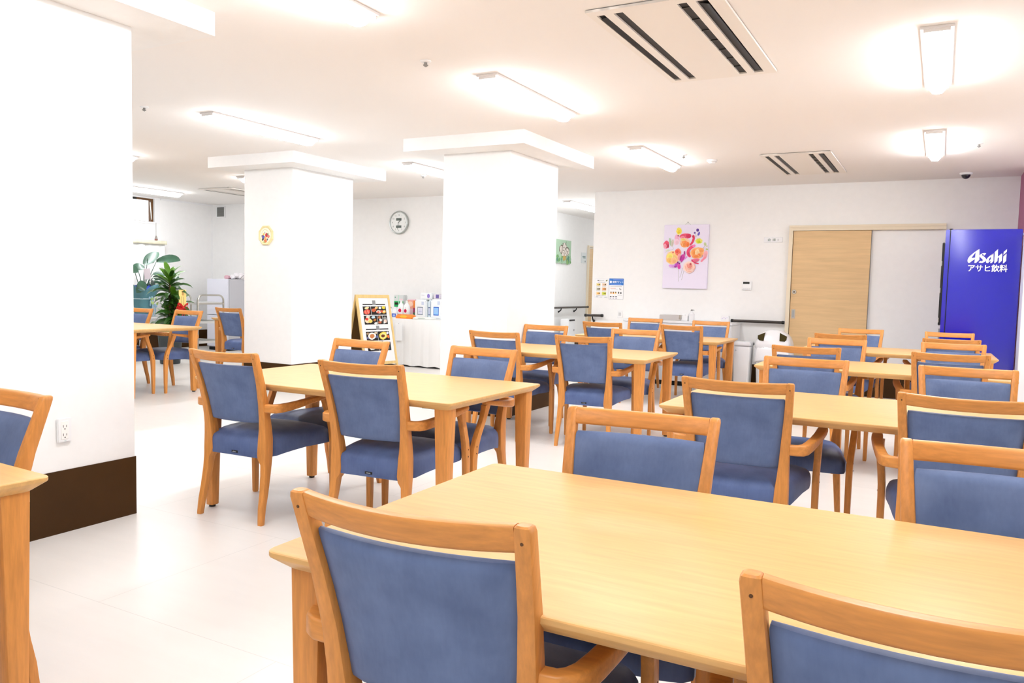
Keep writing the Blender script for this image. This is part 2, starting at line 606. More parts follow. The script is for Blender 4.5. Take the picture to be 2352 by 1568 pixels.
def make_table():
    t = thing('dining_table', 'x', 'table', group='pale maple dining tables')
    bm = bmesh.new()
    rings = []
    for z, ins in ((TH - .036, .030), (TH - .034, .027), (TH - .012, .001), (TH - .010, 0), (TH - .002, 0), (TH, .002)):
        rings.append([(x, y, z) for x, y in rrect(0, 0, TL / 2 - ins, TW / 2 - ins, .022, 4)])
    bm_loft(bm, rings)
    for f in bm.faces:
        f.material_index = 0 if f.calc_center_median().z > TH - .001 and abs(f.normal.z) > .9 else 1
    o = finish('tabletop', bm, [M_MAPLE, M_EDGE], t)
    leg0 = None
    for sx in (-1, 1):
        for sy in (-1, 1):
            bm = bmesh.new()
            xo, yo = sx * (TL / 2 - .034), sy * (TW / 2 - .034)
            rings = []
            for z, w in ((.012, .044), (.014, .046), (.30, .056), (TH - .08, .070), (TH - .036, .072)):
                k = (1 - z / TH) * .010
                cx, cy = xo - sx * (w / 2 + k), yo - sy * (w / 2 + k)
                rings.append([(x, y, z) for x, y in rrect(cx, cy, w / 2, w / 2, .005, 2)])
            bm_loft(bm, rings)
            lg = finish('leg', bm, M_BEECH, t)
            lathe('foot_pad', M_DARK, lg, [(.017, 0), (.017, .012)], 12, xo - sx * .032, yo - sy * .032)
            box('mounting_plate', M_DARK, t, min(xo - sx * .08, xo - sx * .15), max(xo - sx * .08, xo - sx * .15),
                min(yo - sy * .02, yo - sy * .11), max(yo - sy * .02, yo - sy * .11), TH - .042, TH - .036)
    return t


TABLES = {'T1': (-0.309, 1.53, 0.011), 'T2': (-2.639, 3.292, 0.008), 'T3': (-2.679, 5.944, 0.031), 'T4': (-2.762, 8.484, -0.001),
          'T5': (-0.298, 3.87, 0.014), 'T6': (-0.354, 6.198, 0.019), 'T7': (-0.35, 8.192, 0.016), 'T8': (-7.744, 5.39, 0.044),
          'T9': (-2.79, 0.78, -0.049), 'T10': (-7.80, 7.83, 0.0)}
TNAME = {'T1': 'large foreground table', 'T2': 'front table of middle row', 'T3': 'second table of middle row',
         'T4': 'rearmost table of middle row', 'T5': 'second table of right row', 'T6': 'third table of right row',
         'T7': 'rearmost table of right row', 'T8': 'table beside potted plants', 'T9': 'table cut off at lower left',
         'T10': 'table before the grey fridge'}
TLAB = {'T1': 'large pale maple table filling the lower right foreground',
        'T2': 'pale maple table left of centre, in front of the menu stand',
        'T3': 'pale maple table at centre, second back in the middle row',
        'T4': 'pale maple table at back of middle row, before the white counter',
        'T5': 'pale maple table at right, directly behind the foreground table',
        'T6': 'pale maple table at right, third from the viewer',
        'T7': 'pale maple table at back right, by the blue vending machine',
        'T8': 'maple table before the potted plants at far left',
        'T9': 'corner of a maple table cut off at the lower left edge',
        'T10': 'maple table end half hidden by the plaque pillar, before the fridge'}
proto_t = make_table()
for i, (k, (x, y, a)) in enumerate(TABLES.items()):
    o = proto_t if i == 0 else dup(proto_t)
    o.location = (x, y, 0); o.rotation_euler = (0, 0, a); o['label'] = TLAB[k]


# ================================================================== CHAIRS
def interp(tab, z):
    for (z0, *a), (z1, *b) in zip(tab[:-1], tab[1:]):
        if z <= z1:
            f = (z - z0) / (z1 - z0)
            return [p + (q - p) * f for p, q in zip(a, b)]
    return list(tab[-1][1:])


# z, centre y, half depth, width in x, outer x
POST = [(0, -.232, .013, .026, .219), (.012, -.231, .014, .027, .219), (.08, -.222, .016, .030, .217), (.15, -.206, .018, .032, .215), (.24, -.190, .021, .035, .212), (.295, -.183, .024, .037, .210),
        (.318, -.181, .026, .052, .209), (.345, -.179, .028, .057, .209), (.42, -.177, .028, .052, .208), (.47, -.180, .026, .045, .207), (.52, -.187, .024, .040, .207),
        (.60, -.202, .021, .036, .209), (.70, -.228, .019, .032, .214), (.80, -.262, .017, .030, .2195), (.848, -.278, .016, .030, .2222), (.857, -.281, .0145, .027, .2207), (.860, -.282, .011, .021, .2177)]
HWX = .2225


def make_chair():
    t = thing('dining_chair', 'x', 'chair', group='beech armchairs with blue leatherette')
    # seat
    bm = bmesh.new()
    rings = []

    def plan(ins, z, k=1.0):
        pts = []
        prof = [(-.200, .160), (-.1985, .163), (-.165, .166), (-.146, .186), (-.125, .208), (-.06, .224), (.06, .244), (.17, .262), (.225, .260), (.248, .240), (.258, .19), (.262, .08)]
        i0 = min(ins, .022)
        right = [(hw - i0, y + (i0 if y < -.19 else (-i0 if y > .2 else 0))) for y, hw in prof]
        full = right + [(-x, y) for x, y in reversed(right)]
        sc = 1 - (ins - i0) / .22
        full = [(x * sc, .03 + (y - .03) * sc) for x, y in full]
        for x, y in full:
            zz = z
            if k > 1.5:      # dished underside, deeper at the rear
                zz = z + .026 * max(0, min(1, (y + .16) / .16))
            if k < .5:       # crown of the cushion
                zz = z + .016 * (1 - (x / .25) ** 2) * max(0, 1 - ((y - .03) / .26) ** 2)
            pts.append((x, y, zz))
        return pts
    for ins, z, k in ((.012, .322, 2), (.002, .324, 2), (0, .335, 2), (0, .385, 1), (.002, .402, 1), (.009, .418, 1), (.022, .430, 1), (.045, .436, .4), (.09, .440, .4), (.14, .442, .4), (.19, .443, .4), (.225, .4435, .4)):
        rings.append(plan(ins, z, k))
    bm_loft(bm, rings)
    seat = finish('seat', bm, M_BLUE_S, t)
    tg = box('maker_tag', mat('tag_black', (26, 26, 30), .4, .4), seat, -.02, .02, -.2025, -.199, .337, .349, .001, 1)
    p = Print()
    for k in range(5): p.rect(-.013 + k * .005, .3405, -.0095 + k * .005, .3405 + (.005 if k % 2 else .0035), (190, 196, 204))
    pr = p.build('tag_print', seat, (0, -.2027, 0))
    # rear legs with back posts
    for s in (-1, 1):
        bm = bmesh.new()
        rings = []
        for z, cy, hd, w, xo in POST:
            cx = s * (xo - w / 2)
            rings.append([(x, y, z) for x, y in rrect(cx, cy, w / 2, hd, .006, 2)])
        bm_loft(bm, rings)
        lg = finish('rear_leg', bm, M_BEECH, t)
        lathe('glide', M_GREY, lg, [(.010, -.001), (.010, .003)], 10, s * .206, -.232)
        bm = bmesh.new()
        r = bmesh.ops.create_cone(bm, cap_ends=True, segments=10, radius1=.0027, radius2=.0027, depth=.003, matrix=Matrix.Translation((s * .2065, -.2885, .832)) @ Matrix.Rotation(pi / 2, 4, 'X'))
        finish('screw_plug', bm, M_SCREW, lg)
    # top rail: curved in plan
    bm = bmesh.new()
    rings = []
    n = 14
    for i in range(n + 1):
        x = -.1935 + .387 * i / n
        f = 1 - (x / .1935) ** 2
        yc = -.032 * f
        ring = []
        for yy, zz in rrect(0, 0, .0135, .0235, .008, 3):
            z = .8355 + zz - .004 * f
            ring.append((x, -.2735 + yc + yy - (z - .8355) * .32, z))
        rings.append(ring)
    bm_loft(bm, rings)
    finish('top_rail', bm, M_BEECH_X, t)
    # padded back
    bm = bmesh.new()
    rings = []
    zs = [.500, .503, .510, .522, .56, .62, .68, .73, .768, .782, .790, .793]
    ins = [.016, .009, .004, .001, 0, 0, 0, 0, .001, .004, .010, .017]
    for z, d in zip(zs, ins):
        cy, hd, w, xo = interp(POST, z)
        hw = xo - w - .0005
        th = .019 - d
        ring = []
        m = 10
        for sgn in (1, -1):
            for i in range(m + 1):
                x = (hw - .3 * d) * (1 - 2 * i / m) * sgn
                e = min(1.0, (1 - abs(x) / hw) / .06)
                y = cy - .026 * (1 - (x / hw) ** 2) + sgn * th * sqrt(max(.12, 1 - (1 - e) ** 2)) + .004
                ring.append((x, y, z))
        rings.append(ring)
    bm_loft(bm, rings)
    finish('backrest', bm, M_BLUE, t)
    # front legs, sweeping back above the seat to carry the arm
    FL = [(0, .238, .012, .024), (.01, .238, .014, .027), (.12, .238, .017, .028), (.26, .237, .020, .029), (.34, .234, .0225, .030), (.40, .226, .0225, .030), (.45, .210, .021, .030),
          (.50, .186, .020, .030), (.55, .163, .020, .030), (.590, .148, .022, .032), (.608, .144, .024, .034)]
    for s in (-1, 1):
        bm = bmesh.new()
        rings = []
        for z, cy, hd, w in FL:
            f = max(0, min(1, (z - .36) / .24)); cx = s * (.281 + .011 * f * f * (3 - 2 * f))
            rings.append([(x, y, z) for x, y in rrect(cx, cy, w / 2, hd, .006, 2)])
        bm_loft(bm, rings)
        lg = finish('front_leg', bm, M_BEECH, t)
        for zz in (.37, .405):
            bm = bmesh.new()
            bmesh.ops.create_cone(bm, cap_ends=True, segments=8, radius1=.004, radius2=.004, depth=.003, matrix=Matrix.Translation((s * .2965, .226, zz)) @ Matrix.Rotation(pi / 2, 4, 'Y'))
            finish('screw_plug', bm, M_SCREW, lg)
        # armrest: leaves the post sideways, sweeps forward
        path = [(.206, -.196, .042, .602), (.232, -.195, .042, .602), (.250, -.182, .043, .602), (.262, -.155, .042, .602), (.271, -.11, .040, .604), (.280, -.06, .036, .608), (.290, 0, .031, .614),
                (.298, .06, .027, .620), (.303, .11, .024, .626), (.305, .15, .022, .630), (.305, .172, .021, .632), (.305, .179, .013, .629)]
        hws = [.0175, .0175, .0185, .0185, .0185, .019, .020, .0215, .0225, .022, .019, .012]
        bm = bmesh.new()
        rings = []
        for i, ((x, y, th, ztop), hw) in enumerate(zip(path, hws)):
            a, b = path[max(i - 1, 0)], path[min(i + 1, len(path) - 1)]
            d = Vector((b[0] - a[0], b[1] - a[1])).normalized()
            nx, ny = -d.y, d.x
            ring = []
            for u, v in rrect(0, 0, hw, th / 2, .007, 3):
                ring.append((s * (x + nx * u), y + ny * u, ztop - th / 2 + v))
            rings.append(ring)
        bm_loft(bm, rings)
        finish('armrest', bm, M_BEECH_X, t)
    return t


CHAIRS = {'T1F_L': (-0.714, 1.888, 3.235), 'T1F_R': (0.168, 1.902, 3.20), 'T1N_L': (-0.75, 1.287, 0.072), 'T1N_R': (0.006, 1.292, 0.04),
          'T2F_L': (-3.170, 3.580, 3.079), 'T2F_R': (-2.296, 3.607, 3.103), 'T2N_L': (-3.117, 3.017, 0.046), 'T2N_R': (-2.281, 3.033, 0.089),
          'T3F_L': (-3.246, 6.422, 3.198), 'T3F_R': (-2.359, 6.441, 3.219), 'T3N_L': (-3.071, 5.647, 0.013), 'T3N_R': (-2.366, 5.709, 0.108),
          'T4F_L': (-3.239, 9.245, 3.178), 'T4F_R': (-2.392, 9.2, 3.213), 'T4N_L': (-3.181, 8.169, 0.021), 'T4N_R': (-2.34, 8.265, 0.015),
          'T5F_L': (-0.628, 4.298, 3.164), 'T5F_R': (0.156, 4.328, 3.206), 'T5N_L': (-0.72, 3.497, 0.05), 'T5N_R': (0.1, 3.507, 0.0),
          'T6F_L': (-0.712, 6.52, 3.15), 'T6F_R': (0.106, 6.687, 3.15), 'T6N_L': (-0.807, 5.913, 0.082), 'T6N_R': (0.065, 5.977, 0.026),
          'T7F_L': (-0.736, 8.791, 3.1), 'T7F_R': (0.105, 8.854, 3.177), 'T7N_L': (-0.774, 7.966, -0.027), 'T7N_R': (0.064, 7.978, 0.127),
          'T8F_L': (-8.15, 5.708, 3.142), 'T8F_R': (-7.403, 5.772, 3.13), 'T8N_R': (-7.47, 5.19, 0.03), 'T9F_R': (-2.485, 1.083, 3.142), 'T10N_L': (-7.879, 7.312, 0.0)}
CLAB = {}
for k in CHAIRS:
    tk, rest = k.split('_')
    tn, face = tk[:-1], tk[-1]
    CLAB[k] = 'beech and blue armchair, %s side %s seat, %s' % ('far' if face == 'F' else 'near', 'left' if rest == 'L' else 'right', TNAME[tn])
CLAB.update({'T1N_L': 'nearest armchair, its blue back filling the lower centre foreground',
             'T1N_R': 'armchair cut off at the lower right corner, back to the viewer',
             'T1F_L': 'blue armchair facing the viewer across the foreground table, left of two',
             'T1F_R': 'blue armchair facing the viewer at far side of foreground table, right edge',
             'T2N_L': 'armchair at left before the plaque pillar, whole back and legs showing',
             'T2N_R': 'armchair right of the leftmost whole chair, back to viewer, middle row front table',
             'T2F_L': 'blue armchair facing the viewer in front of the menu stand',
             'T8F_L': 'blue armchair beside the big left pillar, below the blue plant wrap',
             'T8F_R': 'blue armchair in front of the tall potted dracaena',
             'T8N_R': 'armchair under the plant-side table, only front leg and seat showing',
             'T9F_R': 'armchair at the left edge, facing a table corner, beside the socket',
             'T10N_L': 'armchair with its back to the viewer in front of the grey fridge'})
proto_c = make_chair()
for i, (k, (x, y, a)) in enumerate(CHAIRS.items()):
    o = proto_c if i == 0 else dup(proto_c)
    o.location = (x, y, 0); o.rotation_euler = (0, 0, a); o['label'] = CLAB[k]

# ================================================================== DOORS AND BACK WALL FITTINGS
d1 = struct(box('door_1', M_OAK, None, -1.645, -.765, 10.296, 10.324, .012, 1.985, .002, 1))
bm = bmesh.new()
bm_box(bm, -1.695, 0.01, 10.275, YB, 2.026, 2.052)
bm_box(bm, -1.695, 0.01, 10.282, YB, 2.012, 2.026)
bm_box(bm, -1.695, 0.01, 10.275, YB, 1.988, 2.012)
finish('header_rail', bm, M_JAMB, d1, smooth=False)
box('jamb', M_JAMB, d1, -1.695, -1.650, 10.275, YB, 0, 1.988)
bm = bmesh.new()
bmesh.ops.create_cone(bm, cap_ends=True, segments=20, radius1=.028, radius2=.024, depth=.012, matrix=Matrix.Translation((-1.605, 10.290, 1.235)) @ Matrix.Rotation(pi / 2, 4, 'X'))
lk = finish('lock', bm, M_STEEL, d1)
bm = bmesh.new()
bmesh.ops.create_cone(bm, cap_ends=True, segments=14, radius1=.011, radius2=.009, depth=.006, matrix=Matrix.Translation((-1.605, 10.282, 1.235)) @ Matrix.Rotation(pi / 2, 4, 'X'))
finish('keyhole', bm, mat('lock_dark', (96, 84, 70), .3, .5, metal=1.0), lk)
bm = bmesh.new()
bm_box(bm, -1.626, -1.582, 10.290, 10.298, .905, 1.02)
hp = finish('finger_pull', bm, M_STEEL, d1, smooth=False)
box('pull_recess', mat('pull_shadow', (168, 176, 180), .3, .5, metal=.8), hp, -1.616, -1.592, 10.288, 10.2905, .92, 1.008)
tube('edge_strip', mat('strip_grey', (150, 146, 140), .5), d1, [(-.762, 10.31, .012), (-.762, 10.31, 1.985)], .004, 6)  # thin grey strip down the door's right edge

d2 = struct(box('door_2', M_OAK, None, XC0 - .01, XC0 + .012, 14.30, 15.15, .01, 1.985))
box('jamb', M_JAMB, d2, XC0, XC0 + .03, 14.245, 14.30, 0, 2.05)
box('header_rail', M_JAMB, d2, XC0, XC0 + .03, 14.30, 15.2, 2.02, 2.05)
box('header_rail', M_JAMB, d2, XC0, XC0 + .03, 14.30, 15.2, 1.985, 2.005)

M_RAIL = mat('dark_bronze_rail', (52, 42, 34), .35, .5)


def handrail(label, p0, p1, nrm, brackets):
    t = thing('handrail', label, 'handrail', p0)
    p0, p1, nrm = Vector(p0), Vector(p1), Vector(nrm)
    tube('rail', M_RAIL, t, [(0, 0, 0), p1 - p0], .018, 12)
    d = (p1 - p0).normalized()
    for e in (Vector((0, 0, 0)), p1 - p0 - d * .03):
        tube('end_cap', M_DARK, t, [e, e + d * .03], .0215, 12)
    for f in brackets:
        c = (p1 - p0) * f
        tube('bracket', M_DARK, t, [c + Vector((0, 0, -.012)), c + Vector((0, 0, -.05)) - nrm * .015, c + Vector((0, 0, -.075)) - nrm * .05, c + Vector((0, 0, -.078)) - nrm * .062], [.010, .011, .014, .02], 8)
    return t


handrail('dark straight handrail on the back wall between counter and wooden door', (-2.36, 10.272, .848), (-1.70, 10.272, .850), (0, -1, 0), ())
handrail('short stub of dark handrail at the corridor corner of the back wall', (-4.40, 10.272, .838), (-4.125, 10.272, .842), (0, -1, 0), (.42,))
handrail('long dark handrail along the corridor wall under the green picture', (XC0 + .068, 10.4, .858), (XC0 + .068, 14.2, .858), (1, 0, 0), (.06, .28, .505, .68, .86))

# flower painting -----------------------------------------------------------
pt = thing('flower_painting', 'tall lilac canvas with watercolour bouquet hanging on the back wall', 'painting', (-3.30, YB, 1.245))
box('canvas', mat('lilac_canvas', (240, 232, 250), .8, .15), pt, 0, .6, -.034, -.002, 0, .84, .002, 1)
lathe('nail', M_GREY, pt, [(.005, .868), (.006, .875), (.003, .880)], 8, .31, -.006)
tube('hanging_wire', M_GREY, pt, [(.27, -.006, .84), (.31, -.006, .872), (.35, -.006, .84)], .0012, 5)
P = Print()
X = lambda a: (a - 212) / 890 * .6
Zp = lambda b: .84 * (1 - (b - 133) / 1288)
R = lambda r: r / 890 * .6


def wash(rgb, k=.16):        # watercolour: let the lilac ground show through
    return tuple(int(round(c + (g - c) * k)) for c, g in zip(rgb, (244, 234, 246)))


def blob(cx, cy, rx, ry, rgb, rot=0, wob=.06, n=22):
    P.disc(X(cx), Zp(cy), R(rx * 1.08), R(ry * 1.08), wash(rgb, .5), n, rot, wob)
    P.disc(X(cx), Zp(cy), R(rx * .98), R(ry * .98), wash(rgb), n, rot, wob)
    P.disc(X(cx + rx * .2), Zp(cy + ry * .22), R(rx * .62), R(ry * .62), wash(tuple(max(0, c - 14) for c in rgb)), 16, rot, wob)


def stroke(pts, w, rgb):      # brush stroke: smooth, swelling, round-ended
    q = [pts[0]] + list(pts) + [pts[-1]]
    path = []
    for i in range(1, len(q) - 2):
        for k in range(8):
            t = k / 8
            path.append(tuple(.5 * (2 * q[i][j] + (q[i + 1][j] - q[i - 1][j]) * t + (2 * q[i - 1][j] - 5 * q[i][j] + 4 * q[i + 1][j] - q[i + 2][j]) * t * t
                              + (3 * q[i][j] - q[i - 1][j] - 3 * q[i + 1][j] + q[i + 2][j]) * t ** 3) for j in (0, 1)))
    path.append(tuple(pts[-1]))
    m = len(path) - 1
    lft, rgt_ = [], []
    for i, (a, b) in enumerate(path):
        u, v = path[max(i - 1, 0)], path[min(i + 1, m)]
        dx, dz = v[0] - u[0], v[1] - u[1]
        l = sqrt(dx * dx + dz * dz) or 1
        f = sqrt(max(0, 1 - (2 * i / m - 1) ** 4)) * .5 * w if w > 11 else .5 * w
        lft.append((a - dz / l * f, b + dx / l * f)); rgt_.append((a + dz / l * f, b - dx / l * f))
    P.n += 1
    y = -0.00005 * P.n
    mi = P._mi(wash(rgb, .12))
    vl = [P.bm.verts.new((X(a), y, Zp(b))) for a, b in lft]
    vr = [P.bm.verts.new((X(a), y, Zp(b))) for a, b in rgt_]
    for i in range(m):
        P.bm.faces.new((vl[i], vl[i + 1], vr[i + 1], vr[i])).material_index = mi


GR = (150, 176, 140)
for pts in ([(525, 1030), (540, 1120), (530, 1280)], [(605, 1000), (590, 1110), (560, 1200)], [(640, 1060), (612, 1180), (600, 1250)], [(350, 390), (372, 500), (410, 620)], [(250, 690), (330, 650), (410, 630)],
            [(830, 300), (850, 330), (840, 380)], [(880, 250), (890, 300), (850, 380)], [(1040, 500), (1030, 560), (1000, 610)], [(1085, 620), (1040, 600), (1000, 610)]):
    stroke(pts, 5, (140, 150, 116))
blob(345, 480, 26, 82, (176, 204, 168), .25); blob(388, 500, 24, 70, (208, 198, 180), -.1); blob(300, 650, 50, 20, (222, 228, 206), .2)
blob(510, 262, 52, 62, (248, 228, 60), 0, .14); blob(505, 285, 30, 30, (236, 206, 30)); stroke([(480, 215), (500, 250)], 8, (214, 196, 40)); stroke([(540, 225), (520, 260)], 8, (214, 196, 40))
blob(915, 465, 66, 48, (222, 228, 50), 0, .14); blob(915, 480, 40, 26, (200, 214, 20)); blob(960, 455, 20, 24, (240, 232, 110))
blob(880, 245, 26, 30, (76, 44, 140)); blob(825, 298, 18, 18, (86, 60, 150)); blob(905, 318, 18, 38, (90, 70, 190), -.4)
blob(262, 535, 56, 76, (232, 62, 92), -.15); blob(240, 560, 26, 44, (246, 150, 170), .2); blob(300, 560, 20, 40, (186, 40, 70))
# top rose
blob(480, 420, 44, 84, (246, 172, 206), .2); blob(470, 480, 50, 60, (250, 206, 222)); blob(640, 365, 110, 52, (236, 66, 96), .05); blob(700, 360, 58, 44, (214, 40, 78)); blob(590, 390, 44, 24, (246, 130, 150))
stroke([(795, 340), (810, 400), (790, 480), (740, 550)], 44, (222, 52, 84)); stroke([(790, 350), (800, 400)], 30, (190, 34, 60))
blob(640, 500, 96, 88, (250, 200, 160)); blob(630, 520, 74, 66, (250, 150, 66)); blob(690, 530, 40, 50, (246, 118, 44)); blob(600, 430, 50, 24, (252, 218, 110)); stroke([(560, 470), (600, 560)], 10, (252, 206, 150)); stroke([(640, 450), (650, 570)], 8, (240, 100, 40)); blob(500, 356, 18, 10, (150, 30, 60))
# right rose
stroke([(850, 550), (780, 580), (720, 640), (712, 720), (760, 785)], 60, (232, 60, 104)); stroke([(850, 548), (790, 570)], 46, (244, 120, 180)); stroke([(712, 690), (735, 760)], 34, (206, 36, 84))
blob(890, 705, 130, 106, (252, 176, 96)); blob(830, 690, 50, 64, (250, 146, 60)); blob(960, 650, 60, 50, (250, 160, 80)); blob(890, 690, 40, 60, (254, 214, 150)); blob(930, 745, 34, 34, (246, 124, 40)); blob(860, 770, 70, 34, (250, 138, 60))
blob(1050, 740, 40, 80, (246, 170, 176), -.3); stroke([(1070, 780), (1010, 830), (970, 880)], 40, (240, 130, 150)); blob(860, 850, 80, 36, (236, 100, 130), .2); stroke([(785, 830), (830, 890), (935, 920)], 26, (216, 40, 84)); stroke([(960, 790), (1000, 770), (985, 740)], 8, (120, 90, 180))
# left rose
blob(400, 800, 128, 128, (252, 206, 120)); blob(345, 770, 60, 56, (248, 232, 100)); blob(350, 850, 60, 50, (250, 190, 90)); blob(430, 860, 60, 56, (252, 186, 120)); blob(510, 690, 56, 72, (248, 110, 66), .3); blob(490, 670, 40, 40, (240, 80, 56)); blob(540, 790, 34, 70, (246, 150, 150)); blob(408, 690, 18, 16, (220, 90, 70)); stroke([(330, 820), (380, 880)], 8, (236, 196, 60)); stroke([(480, 800), (500, 860)], 8, (250, 160, 120))
# magenta
stroke([(640, 660), (636, 760), (600, 850), (575, 890)], 34, (176, 30, 130)); blob(600, 800, 46, 70, (196, 40, 150), -.4); stroke([(700, 770), (640, 830)], 24, (222, 130, 220)); stroke([(580, 760), (560, 860)], 26, (150, 24, 120))
blob(420, 970, 90, 26, (220, 150, 226), -.15); blob(500, 940, 56, 34, (190, 60, 190), .5); blob(540, 975, 30, 50, (222, 50, 160), .1); blob(470, 980, 30, 18, (150, 40, 150)); blob(512, 895, 16, 18, (120, 30, 110)); blob(545, 915, 14, 16, (120, 30, 110)); stroke([(350, 990), (440, 1000)], 18, (232, 180, 236))
# peach rose
blob(745, 985, 112, 108, (252, 216, 196)); blob(745, 980, 80, 76, (250, 190, 164)); blob(760, 960, 44, 44, (240, 140, 120)); blob(770, 925, 20, 22, (206, 70, 70)); stroke([(660, 960), (700, 1060), (800, 1080)], 10, (244, 160, 136)); stroke([(830, 910), (860, 990), (820, 1060)], 12, (244, 160, 136)); stroke([(700, 920), (720, 990), (780, 1010)], 9, (226, 110, 90)); stroke([(690, 1085), (760, 1110), (850, 1060)], 8, (240, 180, 150))
blob(1040, 525, 24, 34, (190, 204, 150), .3); blob(1075, 565, 18, 14, (206, 214, 170)); blob(1078, 630, 22, 16, (170, 186, 110))
P.build('painted_bouquet', pt, (0, -.0345, 0))

# room sign
sg = thing('room_sign', 'small white door sign with two characters and a numeral', 'sign', (-2.005, YB, 1.85))
box('plate', M_WHITE_G, sg, 0, .225, -.010, -.001, 0, .062, .002, 1)
P = Print(); P.text('倉 庫 1', .1125, .016, .040, (52, 92, 72), 'CENTER', 1.15, .0); P.build('lettering', sg, (0, -.0102, 0))

# wall control panel
tc_ = thing('wall_controller', 'white wall controller with black display, right of the painting', 'control panel', (-2.25, YB, 1.245))
box('body', M_WHITE, tc_, 0, .12, -.018, -.001, 0, .112, .004, 2)
box('display', mat('display_black', (20, 26, 22), .2, .5), tc_, .012, .092, -.0195, -.0175, .078, .104)
bm = bmesh.new()
for k in range(4): bm_box(bm, .016 + k * .024, .034 + k * .024, -.0192, -.0178, .012, .02)
tag(finish('button_row', bm, mat('button_grey', (226, 226, 226), .5), tc_, smooth=False), kind='stuff')
box('cover_lid', mat('cover_grey', (250, 250, 250), .4), tc_, .008, .112, -.0205, -.0178, .026, .072, .001, 1)

# notices ---------------------------------------------------------------------
nb = thing('menu_notice', 'white paper notice with six food pictures beside the corridor corner', 'notice', (-4.29, YB, 1.085))
box('sheet', mat('paper_white', (250, 250, 250), .7, .2), nb, 0, .205, -.003, -.001, 0, .27)
P = Print()
P.line([(.004, .004), (.201, .004), (.201, .266), (.004, .266), (.004, .004)], .002, (206, 206, 214))
P.rect(.04, .240, .066, .250, (60, 60, 64)); P.rect(.072, .242, .14, .247, (170, 172, 178)); P.rect(.044, .218, .074, .226, (150, 110, 190)); P.rect(.08, .219, .16, .225, (150, 140, 160)); P.disc(.178, .246, .016, .008, (120, 130, 70), rot=.6)
for r in range(3):
    for c in range(2):
        x, z = .022 + c * .088, .168 - r * .062
        P.rect(x, z, x + .066, z + .042, [(244, 232, 196), (246, 226, 206), (226, 224, 210), (246, 206, 160), (250, 226, 186), (226, 226, 120)][r * 2 + c])
        P.disc(x + .035, z + .02, .024, .013, [(214, 190, 90), (220, 190, 160), (150, 148, 130), (224, 150, 90), (246, 190, 100), (186, 200, 60)][r * 2 + c], wob=.2)
        P.disc(x + .05, z + .022, .010, .010, (110, 90, 60), wob=.2)
        P.rect(x + .004, z - .008, x + .062, z - .004, (190, 190, 190))
P.rect(.03, .028, .14, .032, (180, 180, 184)); P.rect(.02, .014, .06, .020, (150, 150, 156)); P.rect(.08, .012, .12, .016, (180, 180, 184)); P.rect(.15, .012, .19, .018, (150, 150, 156))
P.build('food_print', nb, (0, -.0032, 0))
nb = thing('ticket_notice', 'notice with a blue heading band, second sheet from the corridor corner', 'notice', (-4.075, YB, 1.07))
box('sheet', MATS['paper_white'], nb, 0, .215, -.003, -.001, 0, .292)
P = Print()
P.line([(.002, .002), (.213, .002), (.213, .290), (.002, .290), (.002, .002)], .003, (150, 150, 156))
P.rect(.002, .200, .213, .290, (68, 128, 206)); P.rect(.06, .268, .205, .282, (120, 150, 226)); P.rect(.02, .206, .18, .218, (120, 156, 232))
P.disc(.026, .243, .016, .018, (240, 246, 252)); P.text('食事チケット', .048, .232, .030, (240, 246, 252), 'LEFT', .9, .0008)
P.rect(.02, .178, .19, .184, (206, 200, 190)); P.rect(.02, .152, .10, .160, (240, 190, 180)); P.rect(.03, .144, .13, .148, (210, 206, 206)); P.disc(.16, .150, .010, .010, (190, 190, 190)); P.disc(.175, .14, .008, .008, (150, 150, 150))
for k in range(3): P.rect(.022 + k * .034, .078, .044 + k * .034, .104, [(246, 190, 120), (250, 176, 70), (250, 210, 130)][k]); P.rect(.024 + k * .034, .096, .042 + k * .034, .106, (80, 70, 60)); P.rect(.018 + k * .040, .034, .042 + k * .040, .046, (96, 96, 104))
P.disc(.145, .095, .010, .014, (90, 90, 90)); P.disc(.178, .092, .011, .014, (110, 110, 110)); P.rect(.13, .06, .2, .066, (200, 200, 200))
for k in range(3): P.rect(.016 + k * .042, .014, .04 + k * .042, .022, (190, 180, 200))
P.build('ticket_print', nb, (0, -.0032, 0))
sk = thing('wall_socket_cover', 'tiny pale socket plate low on the back wall left of the counter', 'socket', (-3.90, YB, .86))
box('plate', M_WHITE, sk, -.035, .035, -.008, -.001, -.04, .06, .003, 1)
box('socket_face', mat('socket_grey', (206, 206, 206), .5), sk, -.018, .018, -.010, -.007, -.012, .032)

# ------------------------------------------------------------------ corridor things
cp = thing('corridor_picture', 'green canvas picture of white flowers on the corridor wall', 'painting', (XC0, 13.41, 1.66), -pi / 2 + pi)
# local -y faces +x: rotation of +90 degrees puts local -y on +x
cp.rotation_euler = (0, 0, pi / 2); cp.location = (XC0, 12.76, 1.66)
box('canvas', mat('sage_canvas', (172, 200, 172), .8, .15), cp, 0, .65, -.03, -.002, 0, .42, .002, 1)
P = Print()
for k in range(26): P.disc(random.uniform(.02, .63), random.uniform(.02, .12), .05, .03, random.choice([(110, 160, 100), (90, 140, 120), (136, 176, 110), (150, 186, 150)]), rot=random.uniform(0, 3), wob=.2)
for x, z, r in ((.24, .25, .10), (.36, .29, .10), (.47, .22, .09), (.40, .19, .08), (.30, .18, .07)):
    P.disc(x, z, r, r * .85, (120, 110, 96), wob=.15); P.disc(x, z, r * .85, r * .7, (226, 216, 206), wob=.2)
    for k in range(3): P.line([(x, z), (x + r * .7 * cos(k * 2.1 + x * 9), z + r * .6 * sin(k * 2.1 + x * 9))], .008, (130, 118, 104))
for a, b in (((.40, .33), (.43, .40)), ((.30, .33), (.27, .36)), ((.50, .30), (.56, .26)), ((.36, .1), (.33, .03)), ((.44, .12), (.46, .04))): P.line([a, b], .014, (92, 112, 88))
